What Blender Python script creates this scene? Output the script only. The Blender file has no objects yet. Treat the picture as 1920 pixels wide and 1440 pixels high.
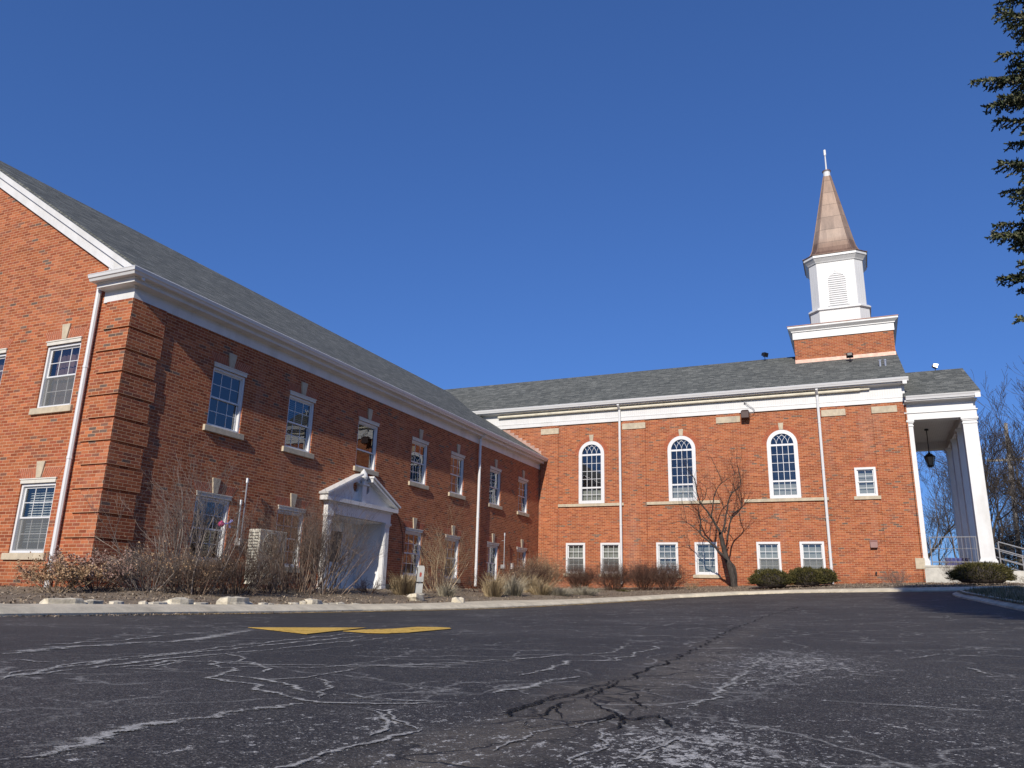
import bpy, bmesh, math, random
from mathutils import Vector, Matrix
from mathutils.geometry import tessellate_polygon
sc = bpy.context.scene
COL = sc.collection
R = math.radians

# ------------------------------------------------------------------ camera, sky, sun, exposure
cam_d = bpy.data.cameras.new('camera'); cam = bpy.data.objects.new('camera', cam_d); COL.objects.link(cam)
cam_d.sensor_fit = 'HORIZONTAL'; cam_d.sensor_width = 36.0; cam_d.lens = 36.0 * 1462.606 / 1920.0
cam_d.clip_start = 0.05; cam_d.clip_end = 3000
_p, _r, _y = R(15.455), R(-1.427), R(-24.074)
fw = Vector((math.sin(_y)*math.cos(_p), math.cos(_y)*math.cos(_p), math.sin(_p)))
rt0 = Vector((math.cos(_y), -math.sin(_y), 0)); up0 = rt0.cross(fw)
rt = rt0*math.cos(_r) - up0*math.sin(_r); up = rt0*math.sin(_r) + up0*math.cos(_r)
m3 = Matrix((rt, up, -fw)).transposed()
cam.matrix_world = m3.to_4x4()
sc.camera = cam

SUN = Vector((1.12, -9.0, 4.95)).normalized()
world = bpy.data.worlds.new('World'); sc.world = world; world.use_nodes = True
wn = world.node_tree; wn.nodes.clear()
sky = wn.nodes.new('ShaderNodeTexSky'); sky.sky_type = 'NISHITA'; sky.sun_disc = False
sky.sun_elevation = math.asin(SUN.z); sky.sun_rotation = math.atan2(SUN.x, SUN.y)
sky.altitude = 200; sky.air_density = 1.0; sky.dust_density = 0.3; sky.ozone_density = 2.5
bg = wn.nodes.new('ShaderNodeBackground'); bg.inputs['Strength'].default_value = 0.092
wo = wn.nodes.new('ShaderNodeOutputWorld')
gm = wn.nodes.new('ShaderNodeGamma'); gm.inputs[1].default_value = .68       # deep clear winter blue: flatter gradient, richer hue
tn = wn.nodes.new('ShaderNodeMix'); tn.data_type = 'RGBA'; tn.blend_type = 'MULTIPLY'; tn.inputs[0].default_value = 1; tn.inputs[7].default_value = (.58, 1.06, 2.1, 1)
wn.links.new(sky.outputs[0], gm.inputs[0]); wn.links.new(gm.outputs[0], tn.inputs[6]); wn.links.new(tn.outputs[2], bg.inputs[0]); wn.links.new(bg.outputs[0], wo.inputs[0])
sl = bpy.data.lights.new('sun', 'SUN'); sl.energy = 5.0; sl.angle = R(0.5); sl.color = (1.0, 0.92, 0.81)
so = bpy.data.objects.new('sun', sl); COL.objects.link(so)
so.rotation_mode = 'QUATERNION'; so.rotation_quaternion = SUN.to_track_quat('Z', 'Y'); so.location = (5, -20, 30)
sc.view_settings.view_transform = 'Standard'; sc.view_settings.look = 'None'
sc.view_settings.exposure = 0.0; sc.view_settings.gamma = 1.0; sc.view_settings.use_curve_mapping = False

# ------------------------------------------------------------------ helpers
class MB:
    """collects geometry that becomes ONE mesh object"""
    def __init__(s): s.v = []; s.f = []
    def quad(s, *p):
        n = len(s.v); s.v += [tuple(q) for q in p]; s.f.append(tuple(range(n, n+len(p)))); return s
    def box(s, x0, x1, y0, y1, z0, z1):
        if x1 < x0: x0, x1 = x1, x0
        if y1 < y0: y0, y1 = y1, y0
        if z1 < z0: z0, z1 = z1, z0
        n = len(s.v)
        s.v += [(x0,y0,z0),(x1,y0,z0),(x1,y1,z0),(x0,y1,z0),(x0,y0,z1),(x1,y0,z1),(x1,y1,z1),(x0,y1,z1)]
        s.f += [(n,n+3,n+2,n+1),(n+4,n+5,n+6,n+7),(n,n+1,n+5,n+4),(n+1,n+2,n+6,n+5),(n+2,n+3,n+7,n+6),(n+3,n,n+4,n+7)]
        return s
    def prism(s, pts, a, b, fn):
        """closed polygon pts [(u,v)] extruded from depth a to b; fn(u,v,w)->xyz"""
        n = len(s.v); k = len(pts)
        s.v += [fn(u, v, a) for u, v in pts] + [fn(u, v, b) for u, v in pts]
        tri = tessellate_polygon([[Vector((u, v, 0)) for u, v in pts]])
        for t in tri: s.f.append(tuple(n+i for i in t)); s.f.append(tuple(n+k+i for i in reversed(t)))
        for i in range(k): j = (i+1) % k; s.f.append((n+i, n+j, n+k+j, n+k+i))
        return s
    def hexa(s, P):
        n = len(s.v); s.v += [tuple(q) for q in P]
        s.f += [(n,n+3,n+2,n+1),(n+4,n+5,n+6,n+7),(n,n+1,n+5,n+4),(n+1,n+2,n+6,n+5),(n+2,n+3,n+7,n+6),(n+3,n,n+4,n+7)]
        return s
    def tube(s, pts, rad, sides=6, cap=True):
        pts = [Vector(p) for p in pts]; m = len(pts)
        if not hasattr(rad, '__len__'): rad = [rad]*m
        n = len(s.v); prev = None
        for i, p in enumerate(pts):
            t = (pts[min(i+1, m-1)] - pts[max(i-1, 0)])
            if t.length < 1e-9: t = Vector((0, 0, 1))
            t.normalize()
            if prev is None: a = t.orthogonal().normalized()
            else:
                a = prev - t*prev.dot(t)
                a = t.orthogonal().normalized() if a.length < 1e-6 else a.normalized()
            prev = a; b = t.cross(a)
            for k in range(sides):
                q = p + (a*math.cos(2*math.pi*k/sides) + b*math.sin(2*math.pi*k/sides))*rad[i]
                s.v.append((q.x, q.y, q.z))
        for i in range(m-1):
            for k in range(sides):
                k2 = (k+1) % sides; o = n+i*sides
                s.f.append((o+k, o+k2, o+sides+k2, o+sides+k))
        if cap:
            s.f.append(tuple(n+k for k in reversed(range(sides)))); s.f.append(tuple(n+(m-1)*sides+k for k in range(sides)))
        return s
    def lathe(s, c, prof, sides=12):
        n = len(s.v); c = Vector(c)
        for r, z in prof:
            for k in range(sides):
                a = 2*math.pi*k/sides; s.v.append((c.x+r*math.cos(a), c.y+r*math.sin(a), c.z+z))
        for i in range(len(prof)-1):
            for k in range(sides):
                k2 = (k+1) % sides; o = n+i*sides; s.f.append((o+k, o+k2, o+sides+k2, o+sides+k))
        s.f.append(tuple(n+k for k in reversed(range(sides)))); s.f.append(tuple(n+(len(prof)-1)*sides+k for k in range(sides)))
        return s
    def build(s, name, mat, parent=None, smooth=False, recalc=False, origin=None, bevel=0):
        me = bpy.data.meshes.new(name)
        o3 = Vector(origin) if origin is not None else Vector((0, 0, 0))
        vs = s.v if origin is None else [(a-o3.x, b-o3.y, c-o3.z) for a, b, c in s.v]
        me.from_pydata(vs, [], s.f); me.update()
        if recalc or bevel:
            bm = bmesh.new(); bm.from_mesh(me)
            bmesh.ops.recalc_face_normals(bm, faces=bm.faces)
            bm.to_mesh(me); bm.free()
        me.materials.append(mat)
        if smooth: me.polygons.foreach_set('use_smooth', [True]*len(me.polygons))
        o = bpy.data.objects.new(name, me); COL.objects.link(o); o.location = o3
        if parent is not None:
            o.parent = parent
            o.location = o3 - world_loc(parent)
        if bevel:
            md = o.modifiers.new('bevel', 'BEVEL'); md.width = bevel; md.segments = 2; md.limit_method = 'ANGLE'
        return o
def world_loc(o):
    l = Vector(o.location)
    while o.parent is not None: o = o.parent; l += Vector(o.location)
    return l
def tag(o, label=None, cat=None, group=None, kind=None):
    if label: o['label'] = label
    if cat: o['category'] = cat
    if group: o['group'] = group
    if kind: o['kind'] = kind
    return o
def thing(name, loc, label, cat, group=None):
    o = bpy.data.objects.new(name, None); COL.objects.link(o); o.location = loc; o.empty_display_size = 0.3
    return tag(o, label, cat, group)
def copy_tree(o, parent=None):
    c = o.copy(); COL.objects.link(c)
    if parent is not None: c.parent = parent
    for ch in list(o.children): copy_tree(ch, c)
    return c

# ------------------------------------------------------------------ materials
def new_mat(name):
    m = bpy.data.materials.new(name); m.use_nodes = True; nt = m.node_tree; nt.nodes.clear()
    out = nt.nodes.new('ShaderNodeOutputMaterial'); b = nt.nodes.new('ShaderNodeBsdfPrincipled')
    nt.links.new(b.outputs[0], out.inputs[0]); return m, nt, b, out
class NT:
    def __init__(s, nt): s.nt = nt
    def n(s, t, **kw):
        x = s.nt.nodes.new(t)
        for k, v in kw.items(): setattr(x, k, v)
        return x
    def l(s, a, b): s.nt.links.new(a, b)
    def put(s, sock, v):
        if hasattr(v, 'is_output') or isinstance(v, bpy.types.NodeSocket): s.l(v, sock)
        else: sock.default_value = v
    def math(s, op, a, b=None, c=None, clamp=False):
        x = s.n('ShaderNodeMath', operation=op); x.use_clamp = clamp
        s.put(x.inputs[0], a)
        if b is not None: s.put(x.inputs[1], b)
        if c is not None: s.put(x.inputs[2], c)
        return x.outputs[0]
    def pos(s): return s.n('ShaderNodeNewGeometry').outputs['Position']
    def noise(s, vec, scale, detail=4, rough=.55, out='Fac', dist=0):
        x = s.n('ShaderNodeTexNoise'); x.inputs['Scale'].default_value = scale; x.inputs['Detail'].default_value = detail
        x.inputs['Roughness'].default_value = rough; x.inputs['Distortion'].default_value = dist
        if vec is not None: s.l(vec, x.inputs['Vector'])
        return x.outputs[out]
    def mapping(s, vec, scale=(1,1,1), loc=(0,0,0), rot=(0,0,0)):
        x = s.n('ShaderNodeMapping'); x.inputs['Scale'].default_value = scale; x.inputs['Location'].default_value = loc; x.inputs['Rotation'].default_value = rot
        s.l(vec, x.inputs['Vector']); return x.outputs[0]
    def ramp(s, fac, stops, interp='LINEAR'):
        x = s.n('ShaderNodeValToRGB'); x.color_ramp.interpolation = interp; e = x.color_ramp.elements
        while len(e) < len(stops): e.new(0.5)
        for i, (p, c) in enumerate(stops):
            e[i].position = p; e[i].color = (c, c, c, 1) if not hasattr(c, '__len__') else (*c[:3], 1)
        s.l(fac, x.inputs[0]); return x.outputs[0]
    def mix(s, fac, a, b, mode='MIX'):
        x = s.n('ShaderNodeMix', data_type='RGBA', blend_type=mode)
        s.put(x.inputs[0], fac)
        for k, v in ((6, a), (7, b)):
            if isinstance(v, bpy.types.NodeSocket): s.l(v, x.inputs[k])
            else: x.inputs[k].default_value = (*v[:3], 1) if hasattr(v, '__len__') else (v, v, v, 1)
        return x.outputs[2]
    def bump(s, h, strength=.3, dist=.01, nrm=None):
        x = s.n('ShaderNodeBump'); x.inputs['Strength'].default_value = strength; x.inputs['Distance'].default_value = dist
        s.l(h, x.inputs['Height'])
        if nrm is not None: s.l(nrm, x.inputs['Normal'])
        return x.outputs[0]
    def wall_uv(s):
        """u along the wall, v up, chosen from the face's true normal (world space)"""
        g = s.n('ShaderNodeNewGeometry'); p = s.n('ShaderNodeSeparateXYZ'); s.l(g.outputs['Position'], p.inputs[0])
        q = s.n('ShaderNodeSeparateXYZ'); s.l(g.outputs['True Normal'], q.inputs[0])
        ax = s.math('ABSOLUTE', q.outputs[0]); ay = s.math('ABSOLUTE', q.outputs[1])
        sel = s.math('GREATER_THAN', ax, ay)
        d = s.math('SUBTRACT', p.outputs[1], p.outputs[0])
        u = s.math('MULTIPLY_ADD', sel, d, p.outputs[0])
        return u, p.outputs[2], g
def simple(name, col, rough=.6, metal=0, var=.12, scale=6, bump=0, bscale=60, spec=.5, dirt=None):
    m, nt, b, out = new_mat(name); N = NT(nt); P = N.pos()
    n = N.noise(P, scale, 5, .6)
    f = N.ramp(n, [(.3, 1-var), (.7, 1+var)])
    c = N.mix(1.0, col, f, 'MULTIPLY')
    if dirt:
        dn = N.noise(N.mapping(P, (dirt[2], dirt[2], dirt[2]*.35)), 1, 6, .65)
        c = N.mix(N.ramp(dn, [(.5, 0), (.75, dirt[1])]), c, dirt[0])
    N.l(c, b.inputs['Base Color']); b.inputs['Roughness'].default_value = rough; b.inputs['Metallic'].default_value = metal
    b.inputs['Specular IOR Level'].default_value = spec
    if bump: N.l(N.bump(N.noise(P, bscale, 3), bump, .01), b.inputs['Normal'])
    return m

def brick_material(name='brick', w=.2105, h=.0677, mj=.0105, header=False):
    m, nt, b, out = new_mat(name); N = NT(nt)
    u, v, g = N.wall_uv()
    P = g.outputs['Position']
    vr = N.math('DIVIDE', N.math('ADD', v, 10.0), h); row = N.math('FLOOR', vr); fv = N.math('SUBTRACT', vr, row)
    odd = N.math('MODULO', row, 2.0)
    ur = N.math('ADD', N.math('DIVIDE', N.math('ADD', u, 100.0), w), N.math('MULTIPLY', odd, .5))
    cl = N.math('FLOOR', ur); fu = N.math('SUBTRACT', ur, cl)
    # distance (metres) to the nearest joint
    du = N.math('MULTIPLY', N.math('SUBTRACT', .5, N.math('ABSOLUTE', N.math('SUBTRACT', fu, .5))), w)
    dv = N.math('MULTIPLY', N.math('SUBTRACT', .5, N.math('ABSOLUTE', N.math('SUBTRACT', fv, .5))), h)
    wob = N.math('MULTIPLY', N.math('SUBTRACT', N.noise(P, 45, 3), .5), .006)
    dj = N.math('ADD', N.math('MINIMUM', du, dv), wob)
    br = N.math('MULTIPLY_ADD', dj, 1/.0035, -(mj*.5-.0018)/.0035, clamp=True)
    cmb = N.n('ShaderNodeCombineXYZ'); N.l(cl, cmb.inputs[0]); N.l(row, cmb.inputs[1])
    wn_ = N.n('ShaderNodeTexWhiteNoise', noise_dimensions='2D'); N.l(cmb.outputs[0], wn_.inputs['Vector'])
    cm2 = N.n('ShaderNodeCombineXYZ'); N.l(cl, cm2.inputs[1]); N.l(row, cm2.inputs[0])
    wn2 = N.n('ShaderNodeTexWhiteNoise', noise_dimensions='2D'); N.l(cm2.outputs[0], wn2.inputs['Vector'])
    # rare dark bricks come in clusters
    clus = N.noise(N.mapping(P, (1, 1, 2.2)), .8, 2)
    rnd = N.math('ADD', wn_.outputs['Value'], N.math('MULTIPLY', N.math('SUBTRACT', clus, .5), .35))
    col = N.ramp(rnd, [(0, (.235,.058,.025)), (.35, (.325,.094,.036)), (.6, (.40,.130,.054)), (.86, (.30,.078,.037)), (.95, (.23,.074,.041)), (.985, (.165,.088,.062)), (1.0, (.13,.086,.068))])
    col = N.mix(1.0, col, N.ramp(wn2.outputs['Value'], [(0, .86), (1, 1.14)]), 'MULTIPLY')
    big = N.noise(P, .45, 3); col = N.mix(1.0, col, N.ramp(big, [(.3, .90), (.7, 1.08)]), 'MULTIPLY')
    fine = N.noise(P, 70, 4, .7); col = N.mix(1.0, col, N.ramp(fine, [(.25, .82), (.75, 1.15)]), 'MULTIPLY')
    mort = N.mix(N.noise(P, 3, 4), (.42,.25,.145), (.55,.345,.21))
    c = N.mix(br, mort, col)
    # pale efflorescence and rain streaks
    st = N.noise(N.mapping(P, (1.6, 1.6, .25)), 1.0, 6, .6)
    c = N.mix(N.ramp(st, [(.56, 0), (.80, .24)]), c, (.46,.31,.24))
    st2 = N.noise(N.mapping(P, (2.6, 2.6, .35), loc=(7,3,1)), 1.0, 5, .6)
    c = N.mix(N.ramp(st2, [(.56, 0), (.78, .40)]), c, N.mix(1.0, c, (.55,.50,.48), 'MULTIPLY'))
    # damp soiling along the foot of the wall
    sp = N.n('ShaderNodeSeparateXYZ'); N.l(P, sp.inputs[0])
    zb = N.math('ADD', N.math('MULTIPLY_ADD', sp.outputs[1], .0198, -.16), N.math('MULTIPLY_ADD', sp.outputs[0], .0292, .391))
    ab = N.math('SUBTRACT', sp.outputs[2], zb)
    ab = N.math('ADD', ab, N.math('MULTIPLY', N.math('SUBTRACT', N.noise(P, 2.2, 5, .6), .5), .9))
    c = N.mix(N.ramp(ab, [(.05, .55), (.45, 0)]), c, N.mix(1.0, c, (.52,.50,.50), 'MULTIPLY'))
    N.l(c, b.inputs['Base Color']); b.inputs['Roughness'].default_value = .88; b.inputs['Specular IOR Level'].default_value = .25
    hgt = N.math('ADD', N.math('MULTIPLY', br, 1.0), N.math('MULTIPLY', fine, .35))
    N.l(N.bump(hgt, .55, .006), b.inputs['Normal'])
    return m

def shingle_material():
    m, nt, b, out = new_mat('shingles'); N = NT(nt)
    u, v, g = N.wall_uv(); P = g.outputs['Position']
    h = .068; w = .26
    vr = N.math('DIVIDE', N.math('ADD', v, 10.0), h)
    row = N.math('FLOOR', vr); fv = N.math('SUBTRACT', vr, row)
    c0 = N.n('ShaderNodeTexWhiteNoise', noise_dimensions='1D'); N.l(row, c0.inputs['W'])
    ur = N.math('ADD', N.math('DIVIDE', N.math('ADD', u, 100.0), w), N.math('MULTIPLY', c0.outputs['Value'], 5.0))
    cl = N.math('FLOOR', ur); fu = N.math('SUBTRACT', ur, cl)
    cm = N.n('ShaderNodeCombineXYZ'); N.l(cl, cm.inputs[0]); N.l(row, cm.inputs[1])
    wn_ = N.n('ShaderNodeTexWhiteNoise', noise_dimensions='2D'); N.l(cm.outputs[0], wn_.inputs['Vector'])
    col = N.ramp(wn_.outputs['Value'], [(0, (.082,.088,.082)), (.3, (.108,.114,.106)), (.55, (.126,.132,.121)), (.8, (.146,.152,.138)), (1, (.19,.195,.177))])
    lo = N.noise(N.mapping(P, (1,1,1.5)), 1.7, 4); col = N.mix(1.0, col, N.ramp(lo, [(.3,.92),(.7,1.07)]), 'MULTIPLY')
    gr = N.noise(P, 120, 3, .7); col = N.mix(1.0, col, N.ramp(gr, [(.25,.75),(.75,1.25)]), 'MULTIPLY')
    edge = N.math('GREATER_THAN', fv, .13); tab = N.math('GREATER_THAN', fu, .04)
    sh = N.math('MULTIPLY', edge, tab)
    col = N.mix(sh, (.03,.032,.03), col)
    N.l(col, b.inputs['Base Color']); b.inputs['Roughness'].default_value = .95; b.inputs['Specular IOR Level'].default_value = .2
    hh = N.math('ADD', N.math('MULTIPLY', N.math('SUBTRACT', 1.0, fv), 1.0), N.math('MULTIPLY', wn_.outputs['Value'], .6))
    N.l(N.bump(hh, .6, .008), b.inputs['Normal'])
    return m

def glass_material():
    m, nt, b, out = new_mat('window_glass'); N = NT(nt); nt.nodes.remove(b)
    P = N.pos()
    nrm = N.bump(N.noise(N.mapping(P, (1,1,1)), 1.3, 1), .12, .02)
    gl = N.n('ShaderNodeBsdfGlossy'); gl.inputs['Roughness'].default_value = .012; gl.inputs['Color'].default_value = (.95,.97,1,1); N.l(nrm, gl.inputs['Normal'])
    tr = N.n('ShaderNodeBsdfTransparent'); tr.inputs['Color'].default_value = (.78,.82,.82,1)
    fr = N.n('ShaderNodeFresnel'); fr.inputs['IOR'].default_value = 1.6; N.l(nrm, fr.inputs['Normal'])
    f = N.math('MULTIPLY_ADD', fr.outputs[0], 1.15, .06, clamp=True)
    mx = N.n('ShaderNodeMixShader'); N.l(f, mx.inputs[0]); N.l(tr.outputs[0], mx.inputs[1]); N.l(gl.outputs[0], mx.inputs[2])
    N.l(mx.outputs[0], out.inputs[0]); return m
def screen_material():
    m, nt, b, out = new_mat('insect_screen'); N = NT(nt)
    b.inputs['Base Color'].default_value = (.16,.165,.16,1); b.inputs['Roughness'].default_value = .7; b.inputs['Alpha'].default_value = .48
    return m

def asphalt_material():
    m, nt, b, out = new_mat('asphalt'); N = NT(nt); P = N.pos()
    sx = N.n('ShaderNodeSeparateXYZ'); N.l(P, sx.inputs[0])
    base = N.ramp(N.noise(P, .35, 5, .6), [(.3, (.036,.0335,.031)), (.7, (.060,.0555,.051))])
    mid = N.noise(P, 9, 6, .7); base = N.mix(1.0, base, N.ramp(mid, [(.3,.78),(.7,1.2)]), 'MULTIPLY')
    base = N.mix(1.0, base, N.ramp(N.noise(P, .17, 3, .5, dist=.6), [(.36,.78),(.5,1.0),(.66,1.14)]), 'MULTIPLY')
    agg = N.n('ShaderNodeTexVoronoi'); agg.inputs['Scale'].default_value = 190; N.l(P, agg.inputs['Vector'])
    ac = N.n('ShaderNodeSeparateColor'); N.l(agg.outputs['Color'], ac.inputs[0])
    base = N.mix(1.0, base, N.ramp(ac.outputs[0], [(0,.5),(.5,.95),(.86,1.5),(1,3.4)]), 'MULTIPLY')
    # worn band: the sealer has come off along one wheel line
    def gauss(val, w):
        q = N.math('DIVIDE', val, w); return N.math('POWER', 2.718, N.math('MULTIPLY', N.math('MULTIPLY', q, q), -1.0))
    wobx = N.math('MULTIPLY', N.math('SUBTRACT', N.noise(P, 1.1, 3), .5), .55)
    lx = N.math('ADD', N.math('MULTIPLY_ADD', sx.outputs[1], -.055, -.63), wobx)     # band centre x(y)
    band = gauss(N.math('SUBTRACT', sx.outputs[0], lx), .17)
    nearf = N.ramp(N.math('DIVIDE', sx.outputs[1], 14.0), [(.08, 1), (.35, .75), (.9, .12)])
    band = N.math('MULTIPLY', band, nearf)
    bn = N.ramp(N.noise(P, 7, 6, .75), [(.35, .25), (.62, 1)])
    band = N.math('MULTIPLY', band, bn)
    base = N.mix(N.math('MULTIPLY', band, .85), base, N.mix(N.noise(P, 60, 3), (.095,.078,.058), (.20,.175,.14)))
    # pale scuffs: short flecks where aggregate shows
    def blob(cx, cy, wx, wy):
        a = N.math('SUBTRACT', sx.outputs[0], cx); c = N.math('SUBTRACT', sx.outputs[1], cy)
        return N.math('MULTIPLY', gauss(a, wx), gauss(c, wy))
    dens = N.math('MAXIMUM', blob(-.38, 1.75, .40, .55), N.math('MULTIPLY', blob(-.40, 4.3, .55, 1.7), .85))
    dens = N.math('MAXIMUM', dens, N.math('MULTIPLY', blob(.25, 3.0, .8, 2.2), .45))
    dens = N.math('MAXIMUM', dens, N.math('MULTIPLY', blob(-2.8, 4.0, 1.2, 2.0), .30))
    dens = N.math('MAXIMUM', dens, N.math('MULTIPLY', blob(-.9, 1.7, 1.3, 1.1), .62))
    dens = N.math('ADD', dens, N.math('MULTIPLY', N.ramp(N.noise(P, .8, 3), [(.4,0),(.7,1)]), .30))
    thr = N.math('SUBTRACT', .695, N.math('MULTIPLY', dens, .165))
    fl = N.noise(N.mapping(P, (27, 19, 19), rot=(0,0,.25)), 1, 6, .78)
    f1 = N.math('MULTIPLY', N.math('SUBTRACT', fl, thr), 45.0, clamp=True)
    fm = N.noise(N.mapping(P, (85, 60, 60)), 1, 3, .7)
    f2 = N.math('MULTIPLY', N.math('SUBTRACT', fm, N.math('ADD', thr, .035)), 20.0, clamp=True)
    gr = N.ramp(N.noise(P, 200, 2), [(.36, .35), (.48, 1)])
    fleck = N.math('MAXIMUM', N.math('MULTIPLY', f1, gr), f2)
    c = N.mix(N.math('MULTIPLY', fleck, .9), base, (.50,.485,.45))
    # old hairline cracks
    wv = N.n('ShaderNodeVectorMath', operation='ADD'); N.l(P, wv.inputs[0])
    no = N.n('ShaderNodeTexNoise'); no.inputs['Scale'].default_value = 3.0; no.inputs['Detail'].default_value = 5; N.l(P, no.inputs['Vector'])
    sc3 = N.n('ShaderNodeVectorMath', operation='SCALE'); N.l(no.outputs['Color'], sc3.inputs[0]); sc3.inputs['Scale'].default_value = .35; N.l(sc3.outputs[0], wv.inputs[1])
    vo = N.n('ShaderNodeTexVoronoi', feature='DISTANCE_TO_EDGE'); vo.inputs['Scale'].default_value = 2.6; N.l(N.mapping(wv.outputs[0], (1, .7, 1)), vo.inputs['Vector'])
    hair = N.math('SUBTRACT', 1.0, N.math('MULTIPLY', vo.outputs['Distance'], 42.0, clamp=True))
    hair = N.math('MULTIPLY', hair, N.math('MULTIPLY', band, 2.0, clamp=True))
    c = N.mix(hair, c, (.008,.008,.008))
    vo2 = N.n('ShaderNodeTexVoronoi', feature='DISTANCE_TO_EDGE'); vo2.inputs['Scale'].default_value = .55; N.l(wv.outputs[0], vo2.inputs['Vector'])
    h2 = N.math('SUBTRACT', 1.0, N.math('MULTIPLY', vo2.outputs['Distance'], 130.0, clamp=True))
    h2 = N.math('MULTIPLY', h2, N.ramp(N.noise(P, 2.5, 4), [(.40,0),(.55,.75)]))
    vo3 = N.n('ShaderNodeTexVoronoi', feature='DISTANCE_TO_EDGE'); vo3.inputs['Scale'].default_value = 1.5; N.l(N.mapping(wv.outputs[0], (1, .8, 1), loc=(3.3,1.7,0)), vo3.inputs['Vector'])
    h3 = N.math('SUBTRACT', 1.0, N.math('MULTIPLY', vo3.outputs['Distance'], 60.0, clamp=True))
    h3 = N.math('MULTIPLY', h3, N.ramp(N.noise(P, .9, 4), [(.46,0),(.58,.85)]))
    vo4 = N.n('ShaderNodeTexVoronoi', feature='DISTANCE_TO_EDGE'); vo4.inputs['Scale'].default_value = 4.2; N.l(N.mapping(wv.outputs[0], (1, .8, 1), loc=(1.3,5.7,0)), vo4.inputs['Vector'])
    h4 = N.math('SUBTRACT', 1.0, N.math('MULTIPLY', vo4.outputs['Distance'], 34.0, clamp=True))
    h4 = N.math('MULTIPLY', h4, N.ramp(N.noise(P, 1.3, 4), [(.52,0),(.62,.75)]))
    hw_ = N.math('MULTIPLY', N.math('MAXIMUM', N.math('MAXIMUM', h2, h3), h4), N.ramp(N.noise(P, 120, 3, .7), [(.38,.15),(.55,1)]))
    c = N.mix(hw_, c, (.33,.32,.295))
    N.l(c, b.inputs['Base Color'])
    N.l(N.ramp(mid, [(.3,.70),(.7,.88)]), b.inputs['Roughness']); b.inputs['Specular IOR Level'].default_value = .35
    hh = N.math('ADD', agg.outputs['Distance'], N.math('MULTIPLY', N.noise(P, 30, 5, .7), 1.2))
    hh = N.math('SUBTRACT', hh, N.math('MULTIPLY', hair, 2.0))
    N.l(N.bump(hh, .5, .006), b.inputs['Normal'])
    return m
def ragged(name, col, thr, scale=35, rough=.9, colvar=.35, edge=False):
    """worn, ragged-edged paint or filler lying on the asphalt (holes let the asphalt through)"""
    m, nt, b, out = new_mat(name); N = NT(nt); P = N.pos()
    n = N.noise(P, scale, 6, .75); n2 = N.noise(P, 5, 3)
    n3 = N.noise(P, 260, 2, .6)
    s_ = N.math('ADD', N.math('ADD', N.math('MULTIPLY', n, .7), N.math('MULTIPLY', n3, .3)), N.math('MULTIPLY', N.math('SUBTRACT', n2, .5), .35))
    if edge:
        at = N.n('ShaderNodeAttribute'); at.attribute_name = 'across'
        s_ = N.math('ADD', s_, N.math('MULTIPLY_ADD', at.outputs['Fac'], .23, -.03))
    a = N.math('MULTIPLY', N.math('SUBTRACT', s_, thr), 12.0, clamp=True)
    c = N.mix(1.0, col, N.ramp(N.noise(P, 90, 4, .7), [(.3, 1-colvar), (.7, 1+colvar)]), 'MULTIPLY')
    N.l(c, b.inputs['Base Color']); b.inputs['Roughness'].default_value = rough; N.l(a, b.inputs['Alpha']); b.inputs['Specular IOR Level'].default_value = .2
    return m
def mulch_material():
    m, nt, b, out = new_mat('mulch'); N = NT(nt); P = N.pos()
    n = N.noise(P, 55, 6, .75); c = N.ramp(n, [(.25, (.11,.082,.058)), (.5, (.21,.165,.12)), (.72, (.34,.28,.21))])
    l = N.noise(P, .9, 4); c = N.mix(N.ramp(l, [(.42, 0), (.65, .55)]), c, N.mix(n, (.10,.075,.05), (.42,.36,.25)))
    N.l(c, b.inputs['Base Color']); b.inputs['Roughness'].default_value = .95; b.inputs['Specular IOR Level'].default_value = .1
    N.l(N.bump(n, .6, .018), b.inputs['Normal']); return m
def concrete(name, col):
    m, nt, b, out = new_mat(name); N = NT(nt); P = N.pos()
    c = N.mix(1.0, col, N.ramp(N.noise(P, 3.5, 7, .65), [(.3,.78),(.7,1.12)]), 'MULTIPLY')
    c = N.mix(N.ramp(N.noise(P, 1.3, 6, .7), [(.48,0),(.70,.65)]), c, tuple(v*.48 for v in col))
    c = N.mix(1.0, c, N.ramp(N.noise(P, 130, 3, .7), [(.3,.85),(.7,1.12)]), 'MULTIPLY')
    N.l(c, b.inputs['Base Color']); b.inputs['Roughness'].default_value = .9
    N.l(N.bump(N.noise(P, 60, 5, .7), .35, .006), b.inputs['Normal']); return m
def siding(name, col, axis='wall', step=.09):
    m, nt, b, out = new_mat(name); N = NT(nt); u, v, g = N.wall_uv(); P = g.outputs['Position']
    q = N.math('DIVIDE', N.math('ADD', u, 100.0), step); fr = N.math('FRACT', q)
    gv = N.math('GREATER_THAN', fr, .09)
    c = N.mix(1.0, col, N.ramp(N.noise(N.mapping(P, (3,3,.8)), 1, 5), [(.3,.93),(.7,1.04)]), 'MULTIPLY')
    c = N.mix(gv, tuple(x*.78 for x in col), c)
    N.l(c, b.inputs['Base Color']); b.inputs['Roughness'].default_value = .5
    N.l(N.bump(gv, .3, .004), b.inputs['Normal']); return m
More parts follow.
